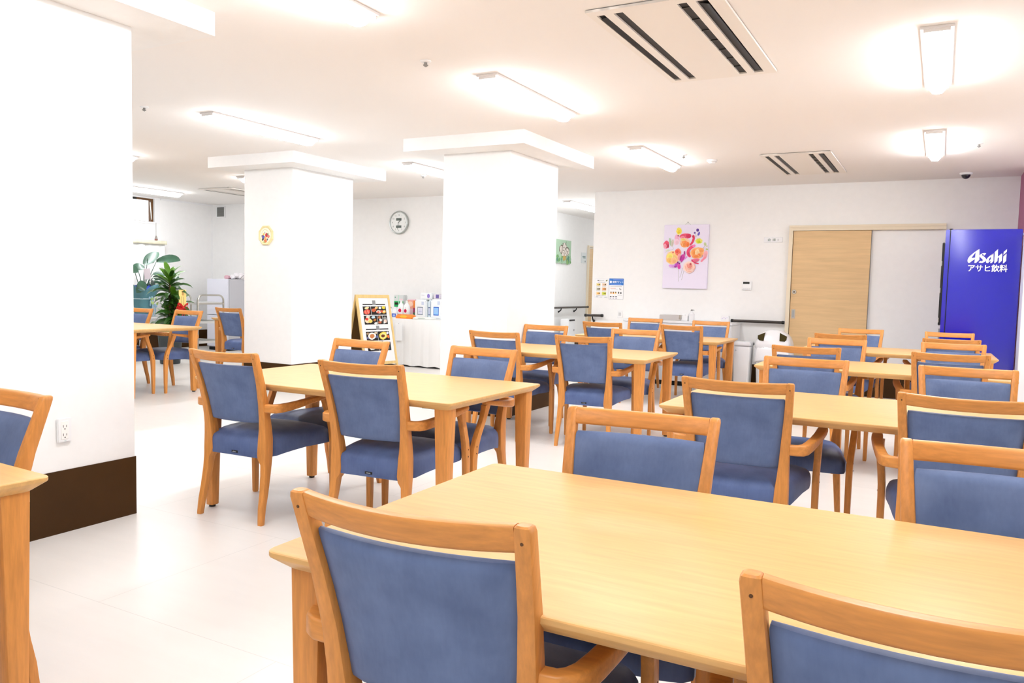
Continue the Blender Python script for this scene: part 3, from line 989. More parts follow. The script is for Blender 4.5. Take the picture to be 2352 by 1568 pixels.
P.disc(.36, .10, .07, .05, (190, 160, 90), wob=.2)
P.build('painted_flowers', cp, (0, -.0305, 0))
ss = thing('corridor_sign', 'pale information plate beside the corridor door', 'sign', (XC0, 13.96, 1.70), pi / 2)
box('plate', mat('sign_grey', (222, 228, 228), .4), ss, 0, .21, -.012, -.001, 0, .20, .002, 1)
P = Print(); P.rect(.03, .11, .18, .135, (130, 150, 150)); P.rect(.05, .09, .18, .105, (150, 166, 166)); P.disc(.165, .035, .014, .018, (40, 44, 44)); P.build('sign_print', ss, (0, -.0122, 0))
sh = thing('waste_box', 'white box with black slot and small lock against the corridor wall', 'bin', (-5.98, 12.80, 0))
box('body', M_WHITE, sh, 0, .16, .06, .36, 0, .66, .01, 2)
box('slot', M_DARK, sh, .157, .164, .10, .33, .622, .652, .002, 1)
box('lock', M_DARK, sh, .159, .163, .30, .315, .44, .475)

# ------------------------------------------------------------------ white counter and what stands on it
ct = thing('counter_cabinet', 'long white counter cabinet along the back wall behind the rearmost table', 'cabinet', (-3.65, 9.83, 0))
box('carcass', M_WHITE, ct, 0, 1.40, .02, .50, .06, .80)
box('countertop', M_WHITE_G, ct, -.01, 1.41, -.005, .50, .80, .83, .003, 1)
box('plinth', M_DARK, ct, .02, 1.38, .05, .48, 0, .06)
for k in range(3):
    dd = box('door', M_WHITE_G, ct, .006 + k * .465, .464 + k * .465, 0, .02, .066, .795, .002, 1)
    box('handle', M_STEEL, dd, .40 + k * .465, .42 + k * .465, -.012, 0, .55, .68, .003, 1)
tb = thing('steel_tray_box', 'flat grey metal box on the white counter behind an armchair', 'box', (-3.20, 9.92, .83))
box('body', mat('tray_grey', (206, 202, 200), .35, .5, metal=.3), tb, 0, .28, 0, .2, 0, .07, .006, 2)
box('rim', M_STEEL, tb, .26, .285, -.004, .204, .02, .074, .002, 1)
ds = thing('drink_dispenser', 'small white dispenser with grey cap on the counter', 'dispenser', (-2.80, 10.0, .83))
lathe('bottle', M_WHITE_G, ds, [(.035, 0), (.038, .01), (.038, .09), (.016, .115), (.012, .13)], 16)
lathe('pump_head', M_GREY, ds, [(.014, .13), (.014, .142), (.005, .15)], 12)
tube('nozzle', M_GREY, ds, [(0, 0, .145), (.035, -.01, .14)], .005, 6)
tissue = thing('paper_box', 'white paper box beside the dispenser on the counter', 'box', (-2.98, 9.96, .83))
box('carton', M_WHITE, tissue, 0, .14, 0, .10, 0, .07, .004, 1)
box('paper', MATS['paper_white'], tissue, .05, .09, .045, .055, .07, .09)
pk = thing('paper_packet', 'white packet with pale purple print at right end of counter', 'packet', (-2.42, 9.98, .83))
box('packet_body', M_WHITE_G, pk, 0, .10, 0, .05, 0, .085, .006, 2)
P = Print()
for k in range(4): P.rect(.012 + k * .02, .045 + (k % 2) * .012, .026 + k * .02, .052 + (k % 2) * .012, (200, 186, 226))
P.build('packet_print', pk, (0, -.0005, 0))

# ------------------------------------------------------------------ bins
bn = thing('recycling_bin', 'white recycling bin with two dark openings and a white bag', 'bin', (-1.735, 9.86, 0))
bm = bmesh.new()
rings = []
for z, hx, hy in ((.02, .165, .14), (.03, .17, .145), (.50, .192, .155), (.545, .194, .156)):
    rings.append([(x, y, z) for x, y in rrect(0, 0, hx, hy, .04, 4)])
bm_loft(bm, rings)
finish('bin_body', bm, M_WHITE, bn)
bm = bmesh.new()
rings = []
for z, hx, hy in ((.545, .205, .162), (.565, .212, .166), (.62, .206, .160), (.69, .180, .140), (.735, .140, .112), (.765, .085, .08), (.775, .03, .03)):
    rings.append([(x, y, z) for x, y in rrect(0, 0, hx, hy, min(.07, hy * .6), 4)])
bm_loft(bm, rings)
hood = finish('hood', bm, M_WHITE_G, bn)
M_OLIVE = mat('bin_opening_dark', (62, 52, 14), .7, .2)
for pts in ([(-.175, .703), (-.090, .742), (-.100, .640), (-.150, .648), (-.172, .664)], [(.080, .742), (.160, .703), (.159, .664), (.144, .646), (.084, .650)]):
    bm = bmesh.new()
    front = [(x, -(.166 - max(0, (z - .62)) * .37) - .008 + max(0, abs(x) - .13) * .5, z) for x, z in pts]
    back = [(x, y + .05, z) for x, y, z in front]
    bm_loft(bm, [front, back])
    finish('opening', bm, M_OLIVE, bn, smooth=False)
bm = bmesh.new()
rings = []
n = 48
for j, (z, k) in enumerate(((.58, 1.0), (.55, 1.04), (.50, 1.06), (.45, 1.05), (.41, 1.08), (.385, 1.05))):
    ring = []
    for i in range(n):
        a = 2 * pi * i / n
        w = 1 + .025 * sin(a * 9 + j * 1.3) * (j > 0) + .015 * sin(a * 17 + j)
        ring.append((.208 * k * w * (abs(cos(a)) ** .5) * (1 if cos(a) > 0 else -1), .166 * k * w * (abs(sin(a)) ** .5) * (1 if sin(a) > 0 else -1), z + .012 * sin(a * 5 + j)))
    rings.append(ring)
bm_loft(bm, rings, cap=False)
o = finish('bag_skirt', bm, mat('white_bag', (250, 250, 252), .35, .4), bn)
o.modifiers.new('solid', 'SOLIDIFY').thickness = .002
b2 = thing('pedal_bin', 'narrow white bin with lid left of the recycling bin', 'bin', (-2.085, 9.80, 0))
bm = bmesh.new()
rings = [[(x, y, z) for x, y in rrect(0, 0, hx, .11, .015, 3)] for z, hx in ((.0, .082), (.56, .098))]
bm_loft(bm, rings)
finish('bin_body', bm, M_WHITE, b2)
box('lid', M_WHITE_G, b2, -.104, .104, -.116, .116, .565, .615, .012, 2)
box('hinge', M_GREY, b2, .098, .112, .03, .09, .572, .604, .003, 1)
P = Print(); P.rect(-.075, .50, -.068, .522, (190, 190, 196)); P.rect(-.064, .505, -.058, .515, (200, 200, 206)); P.build('bin_print', b2, (0, -.1125, 0))

# ------------------------------------------------------------------ vending machine (side panel faces the viewer)
vm = thing('vending_machine', 'tall blue drink vending machine with white lettering at right', 'vending machine', (0, 9.365, 0))
box('cabinet', M_VEND, vm, .052, .68, 0, .232, .04, 1.912, .006, 2)
bm = bmesh.new()              # pressed side sheet, slightly bulged
NU, NV = 24, 40
gv = [[bm.verts.new((.056 + .620 * u / NU, -.001 - .010 * (1 - (2 * u / NU - 1) ** 2) * .5 - .017 * (1 - (2 * v / NV - 1) ** 2) * .5, .046 + 1.860 * v / NV)) for u in range(NU + 1)] for v in range(NV + 1)]
for v in range(NV):
    for u in range(NU): bm.faces.new((gv[v][u], gv[v][u + 1], gv[v + 1][u + 1], gv[v + 1][u]))
rim = [(g.co.x, 0.0, g.co.z) for g in gv[0]]
finish('side_sheet', bm, M_VEND, vm)
box('door', M_VEND, vm, .008, .049, 0, .232, .06, 1.912, .006, 2)
box('seam', M_DARK, vm, .047, .054, .004, .228, .06, 1.908)
box('hinge_cap', M_DARK, vm, .040, .072, .004, .04, 1.912, 1.922, .002, 1)
box('base', M_DARK, vm, .06, .66, .01, .225, 0, .04)
fp = box('front_window', M_DARK, vm, -.016, .010, .012, .220, .92, 1.78, .006, 2)
for z in (.95, 1.26, 1.54):
    box('shelf_edge', M_STEEL, fp, -.016, -.008, .012, .220, z, z + .05)
box('coin_panel', M_GREY, vm, -.008, .010, .02, .21, .50, .88, .004, 1)
box('delivery_flap', M_STEEL, vm, -.008, .010, .03, .20, .16, .40, .004, 1)
P = Print()
lx = lambda a, b: .209 + (a - 900) * .0003856 + (b - 700) * .000025
lz = lambda b: 1.713 - (b - 700) * .000453
WHT = mat('vinyl_white', (250, 250, 252), .4, .4)


def logo(pts, m=None): P.poly([(lx(a, b), lz(b)) for a, b in pts], m or WHT)


logo([(1176, 702), (1176, 945), (1150, 968), (1100, 1012), (1062, 1013), (1078, 905), (1088, 800), (1100, 768)])
P.n -= 1
for q in ([(1176, 702), (1110, 742), (1030, 800), (1010, 880), (1095, 775)], [(1030, 800), (960, 860), (925, 900), (990, 905), (1010, 880)], [(925, 900), (908, 940), (905, 975), (960, 1008), (1000, 975), (985, 925), (990, 905)],
          [(905, 975), (915, 1003), (935, 1014), (960, 1008)], [(1000, 975), (1078, 925), (1080, 895), (990, 905), (985, 925)]):
    logo(q); P.n -= 1
for q in ([(1332, 797), (1290, 790), (1245, 798), (1240, 822), (1262, 815), (1278, 850), (1300, 838)], [(1245, 798), (1200, 822), (1176, 852), (1184, 878), (1236, 838), (1240, 822)], [(1184, 878), (1250, 935), (1325, 915), (1300, 885), (1236, 838)],
          [(1250, 935), (1252, 960), (1232, 985), (1300, 985), (1332, 945), (1325, 915)], [(1232, 985), (1214, 960), (1190, 978), (1158, 995), (1185, 1012), (1245, 1012), (1300, 985)]):
    logo(q); P.n -= 1
for q in ([(1496, 795), (1494, 972), (1450, 1015), (1422, 1014), (1432, 950), (1440, 870), (1450, 826)], [(1496, 795), (1450, 826), (1385, 876), (1400, 915), (1440, 870)], [(1385, 876), (1335, 930), (1322, 975), (1380, 985), (1388, 950), (1400, 915)],
          [(1322, 975), (1332, 1005), (1350, 1014), (1374, 1012), (1432, 960), (1432, 930), (1380, 985)]):
    logo(q); P.n -= 1
for q in ([(1598, 702), (1523, 772), (1516, 900), (1512, 1020), (1535, 1012), (1582, 970), (1590, 880)], [(1586, 905), (1588, 875), (1680, 800), (1692, 806), (1640, 862), (1618, 880)], [(1692, 806), (1684, 958), (1640, 1000), (1608, 1020), (1618, 880), (1640, 862)],
          [(1788, 798), (1716, 865), (1704, 1022), (1728, 1012), (1776, 966)], [(1797, 703), (1722, 768), (1717, 834), (1792, 764)]):
    logo(q); P.n -= 1
P.n += 1
for ox, oz in ((-.0011, -.0008), (.0011, -.0008), (-.0011, .0008), (.0011, .0008)):
    P.text('アサヒ飲料', .219 + ox, 1.489 + oz, .0785, WHT, 'LEFT', .895, .0004)
P.build('logo_print', vm, (0, -.0150, 0))
wc = thing('white_cabinet', 'white cabinet edge right of the blue vending machine', 'cabinet', (.686, 9.0, 0))
box('carcass', M_WHITE, wc, 0, .6, 0, .33, .03, 1.84, .004, 1)
box('top_panel', M_WHITE_G, wc, -.006, .606, -.004, .334, 1.84, 1.87, .003, 1)
box('plinth', M_DARK, wc, .02, .58, .01, .32, 0, .03)

# ------------------------------------------------------------------ socket on the big left pillar
so = thing('power_socket', 'white double power socket on the big left pillar', 'socket', (-3.585, 2.19, .43), pi / 2)
box('plate', M_WHITE, so, 0, .070, -.011, -.0005, 0, .118, .005, 2)
ins = box('socket_insert', mat('socket_cream', (250, 248, 244), .4), so, .018, .052, -.0125, -.010, .016, .102, .001, 1)
P = Print()
for z in (.072, .032):
    P.rect(.026, z, .0285, z + .012, (60, 56, 52)); P.rect(.0415, z + .001, .044, z + .011, (60, 56, 52)); P.disc(.035, z - .007, .003, .003, (40, 38, 36))
P.rect(.031, .0075, .041, .0095, (150, 180, 176))
P.build('socket_slots', so, (0, -.0126, 0))

# ------------------------------------------------------------------ plaque on the middle-left pillar
pq = thing('floral_plaque', 'octagonal cream plaque with flower basket on white pillar', 'plaque', (-6.615, 6.44, 1.712))
bm = bmesh.new()
oct_ = lambda rx, rz, y: [(rx * cos(a) * 1.04, y, rz * sin(a) * 1.04) for a in [pi / 8 + k * pi / 4 for k in range(8)]]
bm_loft(bm, [oct_(.110, .110, -.001), oct_(.110, .110, -.012), oct_(.102, .102, -.018), oct_(.086, .086, -.012)])
finish('frame', bm, mat('plaque_cream', (240, 226, 170), .5), pq, smooth=False)
P = Print()
P.disc(0, 0, .082, .082, (252, 248, 224), 20)
P.arc(-.005, -.005, .055, .3, pi - .3, .004, (206, 190, 130), 12, 1.25)
for x, z, r, c in ((-.045, -.01, .016, (150, 120, 110)), (-.03, -.022, .022, (90, 96, 180)), (.015, .002, .024, (206, 60, 70)), (-.025, .012, .014, (236, 196, 90)), (.045, -.012, .02, (226, 140, 130)), (.0, -.06, .024, (226, 130, 90)), (-.04, -.045, .016, (70, 66, 60)), (.03, -.045, .012, (110, 120, 130)), (-.01, .028, .010, (190, 196, 196)), (.035, .012, .012, (120, 140, 110)), (.0, -.03, .018, (240, 186, 110)), (-.02, -.075, .012, (196, 210, 130))):
    P.disc(x, z, r, r, c, 9, random.random(), .2)
P.build('basket_print', pq, (0, -.0125, 0))

# ------------------------------------------------------------------ wall clock
ck = thing('wall_clock', 'round grey-rimmed wall clock with two display strips, white dial', 'clock', (-7.51, YC, 2.168))
R_ = .180
bm = bmesh.new()
rings = []
for r, y in ((R_ * .96, -.001), (R_, -.012), (R_, -.034), (R_ * .965, -.046), (R_ * .90, -.044), (R_ * .88, -.030)):
    rings.append([(r * cos(2 * pi * k / 40), y, r * sin(2 * pi * k / 40)) for k in range(40)])
bm_loft(bm, rings)
finish('rim', bm, mat('clock_rim', (176, 180, 176), .3, .5, metal=.5), ck)
P = Print()
P.disc(0, 0, R_ * .89, R_ * .89, (244, 246, 244), 36)
for k in range(1, 13):
    a = pi / 2 - k * pi / 6
    P.text(str(k), .122 * cos(a), .122 * sin(a) - .012, .036, (110, 112, 110), 'CENTER')
for k in range(60):
    a = k * pi / 30
    P.line([(.146 * cos(a), .146 * sin(a)), (.152 * cos(a), .152 * sin(a))], .0015, (150, 152, 150)); P.n -= 1
P.n += 1
P.rect(-.052, .030, .052, .070, (122, 132, 128)); P.rect(-.052, -.084, .052, -.044, (122, 132, 128))
for k in range(4): P.rect(-.044 + k * .024, .036, -.028 + k * .024, .064, (92, 102, 98)); P.rect(-.044 + k * .024, -.078, -.028 + k * .024, -.050, (92, 102, 98))
P.build('dial_print', ck, (0, -.0302, 0))
for nm, ang, ln, w in (('hour_hand', pi / 2 - 1.52 * pi / 6, .062, .009), ('minute_hand', pi / 2 - 31.3 * pi / 30, .110, .006)):
    bm = bmesh.new()
    bm_box(bm, -.012, ln, -.001, .001, -w / 2, w / 2)
    o = finish(nm, bm, mat('clock_hand', (84, 86, 84), .4), ck, smooth=False)
    o.location = (0, -.040 if nm[0] == 'h' else -.042, 0); o.rotation_euler = (0, -ang, 0)

# ------------------------------------------------------------------ vent grille
vg = thing('vent_grille', 'small square grey vent grille high on the far wall above the fridge', 'vent', (-11.60, YC, 2.32))
box('vent_frame', M_WHITE, vg, 0, .22, -.014, -.001, 0, .21, .004, 1)
box('vent_backing', mat('vent_dark', (110, 110, 106), .6), vg, .022, .198, -.016, -.013, .022, .188)
for k in range(9):
    box('slat', M_GREY, vg, .022, .198, -.020, -.014, .026 + k * .018, .034 + k * .018)

# ------------------------------------------------------------------ covered table with care goods
ft = thing('folding_table', 'table hidden under the white cloth by the far wall', 'table', (-7.035, 9.755, 0))
box('tabletop', M_WHITE, ft, -.73, .73, -.29, .29, .67, .695)
for sx in (-1, 1):
    for sy in (-1, 1):
        tube('leg', M_GREY, ft, [(sx * .68, sy * .24, 0), (sx * .68, sy * .24, .67)], .014)
M_CLOTH = mat('white_tablecloth', (246, 245, 243), .8, .15)
bm = bmesh.new()


def outline(z, amp):
    pts = []
    hx, hy = .745, .305
    per = [(-hx + 2 * hx * i / 70, -hy) for i in range(70)] + [(hx, -hy + 2 * hy * i / 24) for i in range(24)] + [(hx - 2 * hx * i / 70, hy) for i in range(70)] + [(-hx, hy - 2 * hy * i / 24) for i in range(24)]
    for i, (x, y) in enumerate(per):
        w = amp * (sin(i * .9) + .6 * sin(i * .37 + 1) + .5 * sin(i * 1.7))
        l = sqrt(x * x + y * y)
        pts.append((x + x / l * w, y + y / l * w, z + (.008 * sin(i * .5) if z < .1 else 0)))
    return pts


bm_loft(bm, [outline(.020, .010), outline(.2, .009), outline(.5, .006), outline(.68, .001), [(x * .985, y * .985, .7005) for x, y, z in outline(.7, 0)]])
# drop the bottom cap
bm.faces.ensure_lookup_table()
bot = [f for f in bm.faces if len(f.verts) > 10 and f.calc_center_median().z < .3]
bmesh.ops.delete(bm, geom=bot, context='FACES_ONLY')
tcl = finish('tablecloth', bm, M_CLOTH)
tcl.location = (-7.035, 9.755, 0)
tag(tcl, 'white cloth hanging to the floor over the goods table', 'tablecloth')
pp = thing('paper_sheet', 'blank white sheet pinned to the front of the tablecloth', 'paper', (-7.06, 9.425, .38))
box('sheet', MATS['paper_white'], pp, 0, .12, -.004, -.002, 0, .26)
bm = bmesh.new(); bm_box(bm, .056, .064, -.007, -.003, .245, .253); finish('pin', bm, M_GREY, pp, smooth=False)
ZT = .7012


def pack(name, label, x0, x1, z0, z1, y0, dep, m, draw, bev=.012, group=None, cat='packet', part='pack_body'):
    t = thing(name, label, cat, ((x0 + x1) / 2, y0, z0), 0, group)
    hx = (x1 - x0) / 2
    box(part, m, t, -hx, hx, 0, dep, 0, z1 - z0, bev, 2)
    P_ = Print(); draw(P_, hx, z1 - z0)
    P_.build('pack_print', t, (0, -.0006, 0))
    return t


M_PK = mat('pack_white', (244, 248, 250), .4, .4)
M_PKB = mat('pack_pale_blue', (222, 236, 244), .4, .4)


def d_frame(col, fill):
    def f(P, hx, h):
        P.rect(-hx * .45, h * .2, hx * .45, h * .62, col); P.rect(-hx * .38, h * .24, hx * .38, h * .58, fill); P.rect(-hx * .25, h * .36, hx * .25, h * .39, (190, 196, 226)); P.rect(-hx * .2, h * .45, hx * .2, h * .47, (200, 206, 230)); P.rect(hx * .2, h * .72, hx * .6, h * .9, (206, 216, 236))
    return f


def d_green(P, hx, h):
    P.rect(-hx * .9, 0.01, hx * .9, h * .5, (40, 176, 96)); P.rect(-hx * .8, h * .22, -hx * .1, h * .4, (40, 30, 24)); P.rect(-hx * .1, .01, hx * .02, h * .98, (180, 226, 200)); P.rect(hx * .1, h * .6, hx * .8, h * .7, (250, 220, 226)); P.disc(-hx * .7, h * .8, .012, .012, (120, 170, 150))


pack('wipes_pack', 'green and white wipes pack at left end of the goods table', -7.405, -7.215, ZT + .15, 1.045, 9.83, .10, mat('pack_grey', (220, 224, 222), .4), d_green, .01)
# the green pack stands on a low carton
pack('stand_carton', 'low white carton carrying the green wipes pack', -7.11 - .295, -7.215, ZT, ZT + .148, 9.84, .10, M_PK, lambda P, hx, h: P.rect(-hx * .8, h * .2, hx * .8, h * .3, (226, 230, 234)), .004, cat='box')


def bottle(name, label, x, y, h, r, cap_rgb, draw, group):
    t = thing(name, label, 'bottle', (x, y, ZT), 0, group)
    bm = bmesh.new()
    rings = []
    for z, k in ((0, .92), (.006, 1), (h * .58, 1), (h * .72, .8), (h * .84, .42), (h * .88, .36)):
        rings.append([(px, py, z) for px, py in rrect(0, 0, r * k, r * .7 * k, r * .5 * k, 4)])
    bm_loft(bm, rings)
    finish('bottle_body', bm, M_PK, t)
    lathe('cap', mat('cap_%d_%d_%d' % cap_rgb, cap_rgb, .4), t, [(r * .38, h * .88), (r * .38, h * .97), (r * .3, h)], 14)
    P_ = Print(); draw(P_, r, h); P_.build('bottle_label', t, (0, -r * .7 - .0006, 0))
    return t


def d_blue(P, r, h):
    P.rect(-r * .9, .012, r * .9, h * .40, (60, 84, 190)); P.rect(-r * .5, h * .12, r * .6, h * .32, (170, 196, 240))


def d_flower(c2):
    def f(P, r, h):
        P.disc(0, h * .42, r * .55, r * .55, (206, 40, 84), 10, 0, .15); P.line([(0, h * .5), (r * .2, h * .62)], .003, (90, 140, 80)); P.rect(-r * .8, h * .20, r * .6, h * .235, c2)
    return f


bottle('lotion_bottle', 'small bottle with blue label, left of two in front of the green pack', -7.335, 9.66, .16, .042, (150, 160, 160), d_blue, 'blue-labelled bottles on the goods table')
bottle('lotion_bottle', 'small bottle with blue label, right of two in front of the green pack', -7.250, 9.66, .16, .042, (236, 240, 244), d_blue, 'blue-labelled bottles on the goods table')
bottle('shampoo_bottle', 'white bottle with red flower and purple line on the goods table', -7.160, 9.69, .265, .050, (240, 240, 240), d_flower((120, 70, 150)), 'flower-labelled bottles on the goods table')
bottle('shampoo_bottle', 'white bottle with red flower and green line on the goods table', -7.055, 9.69, .265, .050, (232, 236, 230), d_flower((90, 190, 130)), 'flower-labelled bottles on the goods table')


def d_pouch(P, hx, h):
    P.rect(-hx * .95, h * .5, hx * .6, h * .95, (240, 170, 150)); P.disc(-hx * .2, h * .75, hx * .6, h * .14, (250, 214, 190), wob=.1); P.rect(hx * .5, h * .55, hx * .95, h * .95, (244, 140, 60)); P.rect(hx * .5, h * .3, hx * .95, h * .55, (170, 40, 90)); P.rect(hx * .5, h * .12, hx * .95, h * .3, (60, 110, 70)); P.rect(hx * .5, .006, hx * .95, h * .12, (40, 50, 120))


pack('refill_pouch', 'orange and pink refill pouch behind the flower-labelled bottles', -7.13, -6.965, ZT + .0, .985, 9.79, .05, mat('pouch_pink', (240, 206, 214), .4), d_pouch, .015)
pack('diaper_pack', 'large pale pack with dark framed label at lower centre of goods table', -6.955, -6.735, ZT, .985, 9.74, .16, M_PK, d_frame((120, 136, 150), (226, 230, 246)), .02)
pack('diaper_pack', 'slim pale blue pack between the two large white packs', -6.733, -6.655, ZT, .985, 9.76, .16, M_PKB, d_frame((80, 100, 150), (206, 214, 236)), .02)
pack('diaper_pack', 'large pack with blue framed label at right end of goods table', -6.650, -6.44, ZT, 1.0, 9.72, .18, M_PK, d_frame((30, 90, 200), (150, 200, 250)), .02)
pack('diaper_pack', 'white pack with purple badge lying on top of the others', -6.87, -6.66, .986, 1.09, 9.76, .14, M_PK, lambda P, hx, h: (P.disc(hx * .5, h * .55, .025, .032, (150, 130, 210)), P.rect(-hx * .7, h * .6, -hx * .2, h * .7, (210, 210, 220))), .015)
pack('tissue_pack', 'grey-purple small pack on top at the right', -6.64, -6.53, 1.001, 1.075, 9.78, .10, mat('pack_mauve', (226, 220, 230), .4), lambda P, hx, h: P.rect(-hx * .2, h * .2, hx * .8, h * .9, (110, 96, 160)), .01)


def flat_pack(name, label, x0, x1, y0, dep, h, m, rgb):
    t = thing(name, label, 'packet', ((x0 + x1) / 2, y0 + dep / 2, ZT), 0.05)
    hx = (x1 - x0) / 2
    bm = bmesh.new()
    rings = [[(x, y, z) for x, y in rrect(0, 0, hx - i, dep / 2 - i, .02, 3)] for z, i in ((0, .006), (h * .3, 0), (h * .7, .008), (h, .03))]
    bm_loft(bm, rings)
    finish('pack_body', bm, m, t)
    P_ = Print(); P_.disc(0, h * .5, hx * .45, h * .28, rgb, 12, 0, .1); P_.build('pack_print', t, (0, -dep / 2 - .001, 0))
    return t


flat_pack('snack_pack', 'bright orange flat pack at the front edge of goods table', -7.13, -6.83, 9.50, .14, .062, mat('orange_pack', (246, 140, 40), .4), (250, 196, 70))
flat_pack('magazine_stack', 'loose pile of white leaflets at front right of goods table', -6.82, -6.50, 9.50, .18, .034, mat('leaflet_white', (240, 242, 236), .5), (200, 206, 200))

# ------------------------------------------------------------------ A-frame menu stand
ms = thing('menu_stand', 'pine A-frame stand showing food photographs beside the white pillar', 'menu board', (-6.965, 8.75, 0), 1.33)
HM, SP, WM = 1.05, .245, .2885
tilt = math.atan2(SP, HM)


def leaf(name, sgn):
    L_ = sqrt(HM * HM + SP * SP)
    bm = bmesh.new()
    for x in (-WM, WM - .032): bm_box(bm, x, x + .032, -.012, .012, 0, L_)
    bm_box(bm, -WM + .032, WM - .032, -.012, .012, L_ - .045, L_)
    bm_box(bm, -WM + .032, WM - .032, -.012, .012, .10, .14)
    o = finish(name, bm, M_TRAY, ms, smooth=False)
    o.location = (0, -sgn * SP, 0); o.rotation_euler = (-sgn * tilt, 0, 0)
    return o, L_


fl_, L_ = leaf('front_frame', 1)
bl_, _ = leaf('rear_frame', -1)
box('white_board', M_WHITE, fl_, -WM + .032, WM - .032, -.004, .004, .14, L_ - .045)
box('back_board', mat('brown_hardboard', (104, 72, 26), .6, .3), bl_, -WM + .032, WM - .032, -.004, .004, .14, L_ - .045)
P = Print()
random.seed(11)


def photo(x0, z0, x1, z1, items):
    P.rect(x0, z0, x1, z1, (40, 36, 34))
    w, h = x1 - x0, z1 - z0
    for fx, fz, rx, rz, c in items: P.disc(x0 + fx * w, z0 + fz * h, rx * w, rz * h, c, 10, random.random() * .4, .12)


P.rect(-.19, .935, .20, .950, (30, 30, 34)); P.rect(-.02, .932, .035, 1.0, (150, 152, 154))
photo(-.195, .795, -.06, .915, [(.5, .8, .3, .14, (236, 214, 160)), (.5, .35, .42, .3, (226, 84, 70)), (.3, .35, .1, .25, (240, 130, 110)), (.62, .35, .08, .22, (244, 150, 130))])
photo(-.055, .795, .205, .915, [(.18, .55, .16, .2, (206, 96, 60)), (.36, .82, .12, .14, (230, 190, 120)), (.6, .8, .1, .14, (246, 244, 240)), (.85, .85, .12, .18, (236, 214, 70)), (.5, .35, .2, .2, (244, 220, 206)), (.45, .3, .1, .12, (230, 110, 90)), (.85, .35, .14, .2, (232, 180, 80)), (.85, .4, .06, .1, (250, 240, 200)), (.68, .4, .1, .14, (226, 100, 70))])
photo(-.195, .66, .03, .785, [(.3, .45, .26, .28, (246, 216, 180)), (.2, .6, .12, .15, (226, 70, 60)), (.45, .35, .16, .16, (246, 214, 110)), (.7, .8, .14, .14, (200, 226, 236)), (.8, .5, .12, .14, (190, 120, 60)), (.85, .12, .14, .12, (240, 240, 236)), (.3, .85, .16, .12, (240, 226, 210))])
photo(.035, .66, .12, .785, [(.4, .8, .3, .15, (190, 120, 80)), (.6, .5, .3, .16, (240, 232, 226)), (.4, .22, .36, .14, (206, 110, 70))])
photo(.125, .66, .205, .785, [(.5, .6, .4, .3, (150, 150, 146)), (.5, .35, .34, .22, (246, 206, 190)), (.3, .2, .2, .12, (236, 236, 232))])
P.rect(-.19, .585, .20, .600, (30, 30, 34)); P.rect(-.01, .583, .045, .640, (150, 152, 154))
photo(-.195, .435, .0, .560, [(.5, .5, .34, .4, (246, 244, 238)), (.5, .5, .2, .24, (206, 130, 76)), (.15, .8, .12, .12, (170, 140, 110)), (.85, .85, .14, .12, (220, 200, 170)), (.1, .3, .1, .14, (110, 110, 150)), (.9, .4, .1, .14, (80, 90, 140))])
photo(.005, .435, .205, .560, [(.45, .5, .36, .44, (246, 214, 90)), (.45, .5, .26, .3, (250, 232, 150)), (.42, .48, .18, .18, (110, 56, 30)), (.85, .8, .12, .14, (226, 226, 240)), (.88, .4, .1, .2, (240, 120, 60))])
P.rect(-.05, .418, .08, .424, (40, 40, 44))
photo(-.195, .29, .0, .41, [(.5, .5, .34, .36, (236, 226, 206)), (.4, .5, .2, .2, (206, 120, 80)), (.8, .8, .14, .14, (220, 220, 226))])
photo(.005, .29, .205, .41, [(.5, .8, .3, .16, (206, 206, 204)), (.4, .4, .3, .3, (226, 206, 170)), (.7, .3, .2, .2, (90, 90, 96))])
P.build('menu_print', fl_, (0, -.0045, 0))

# ------------------------------------------------------------------ fridge and the flowers on it
fr = thing('refrigerator', 'pale lilac-grey fridge with drawers standing in the far left corner', 'refrigerator', (-11.10, 9.45, 0))
M_FR = mat('fridge_lilac', (226, 226, 236), .35, .45)
M_FRS = mat('fridge_side', (206, 206, 212), .4, .4)
box('fridge_body', M_FRS, fr, 0, .50, .04, .60, .05, 1.222, .004, 1)
for z0, z1 in ((.61, 1.222), (.505, .602), (.16, .497), (.07, .152)):
    box('door' if z1 > 1 else 'drawer', M_FR, fr, 0, .50, 0, .036, z0, z1, .005, 1)
box('plinth', M_DARK, fr, .02, .48, .03, .56, 0, .05)
aq = thing('artificial_flowers', 'cluster of white and pink artificial flowers on top of the fridge', 'flowers', (-10.80, 9.72, 1.222))
random.seed(3)
fm = None
for k in range(16):
    c = (240, 236, 238) if k > 3 else (226, 180, 190)
    bm = bmesh.new()
    r = .040 + .016 * random.random()
    bmesh.ops.create_icosphere(bm, subdivisions=2, radius=r)
    for v in bm.verts: v.co *= 1 + .22 * sin(v.co.x * 160 + k) * sin(v.co.y * 150) ; v.co.z *= .75
    o = finish('blossom', bm, mat('petal_white' if k > 3 else 'petal_pink', c, .7), aq)
    o.location = (-.02 + .016 * k + random.uniform(-.02, .02), random.uniform(-.08, .08), .03 + random.uniform(0, .05) * (k > 5))
bm = bmesh.new()
for k in range(6): bm_tube(bm, [(.05 * k - .02, -.03, 0), (.05 * k, 0, .05), (.05 * k + .02, .02, .07)], .003, 5)
finish('stems', bm, mat('stem_dark', (90, 84, 86), .6), aq)

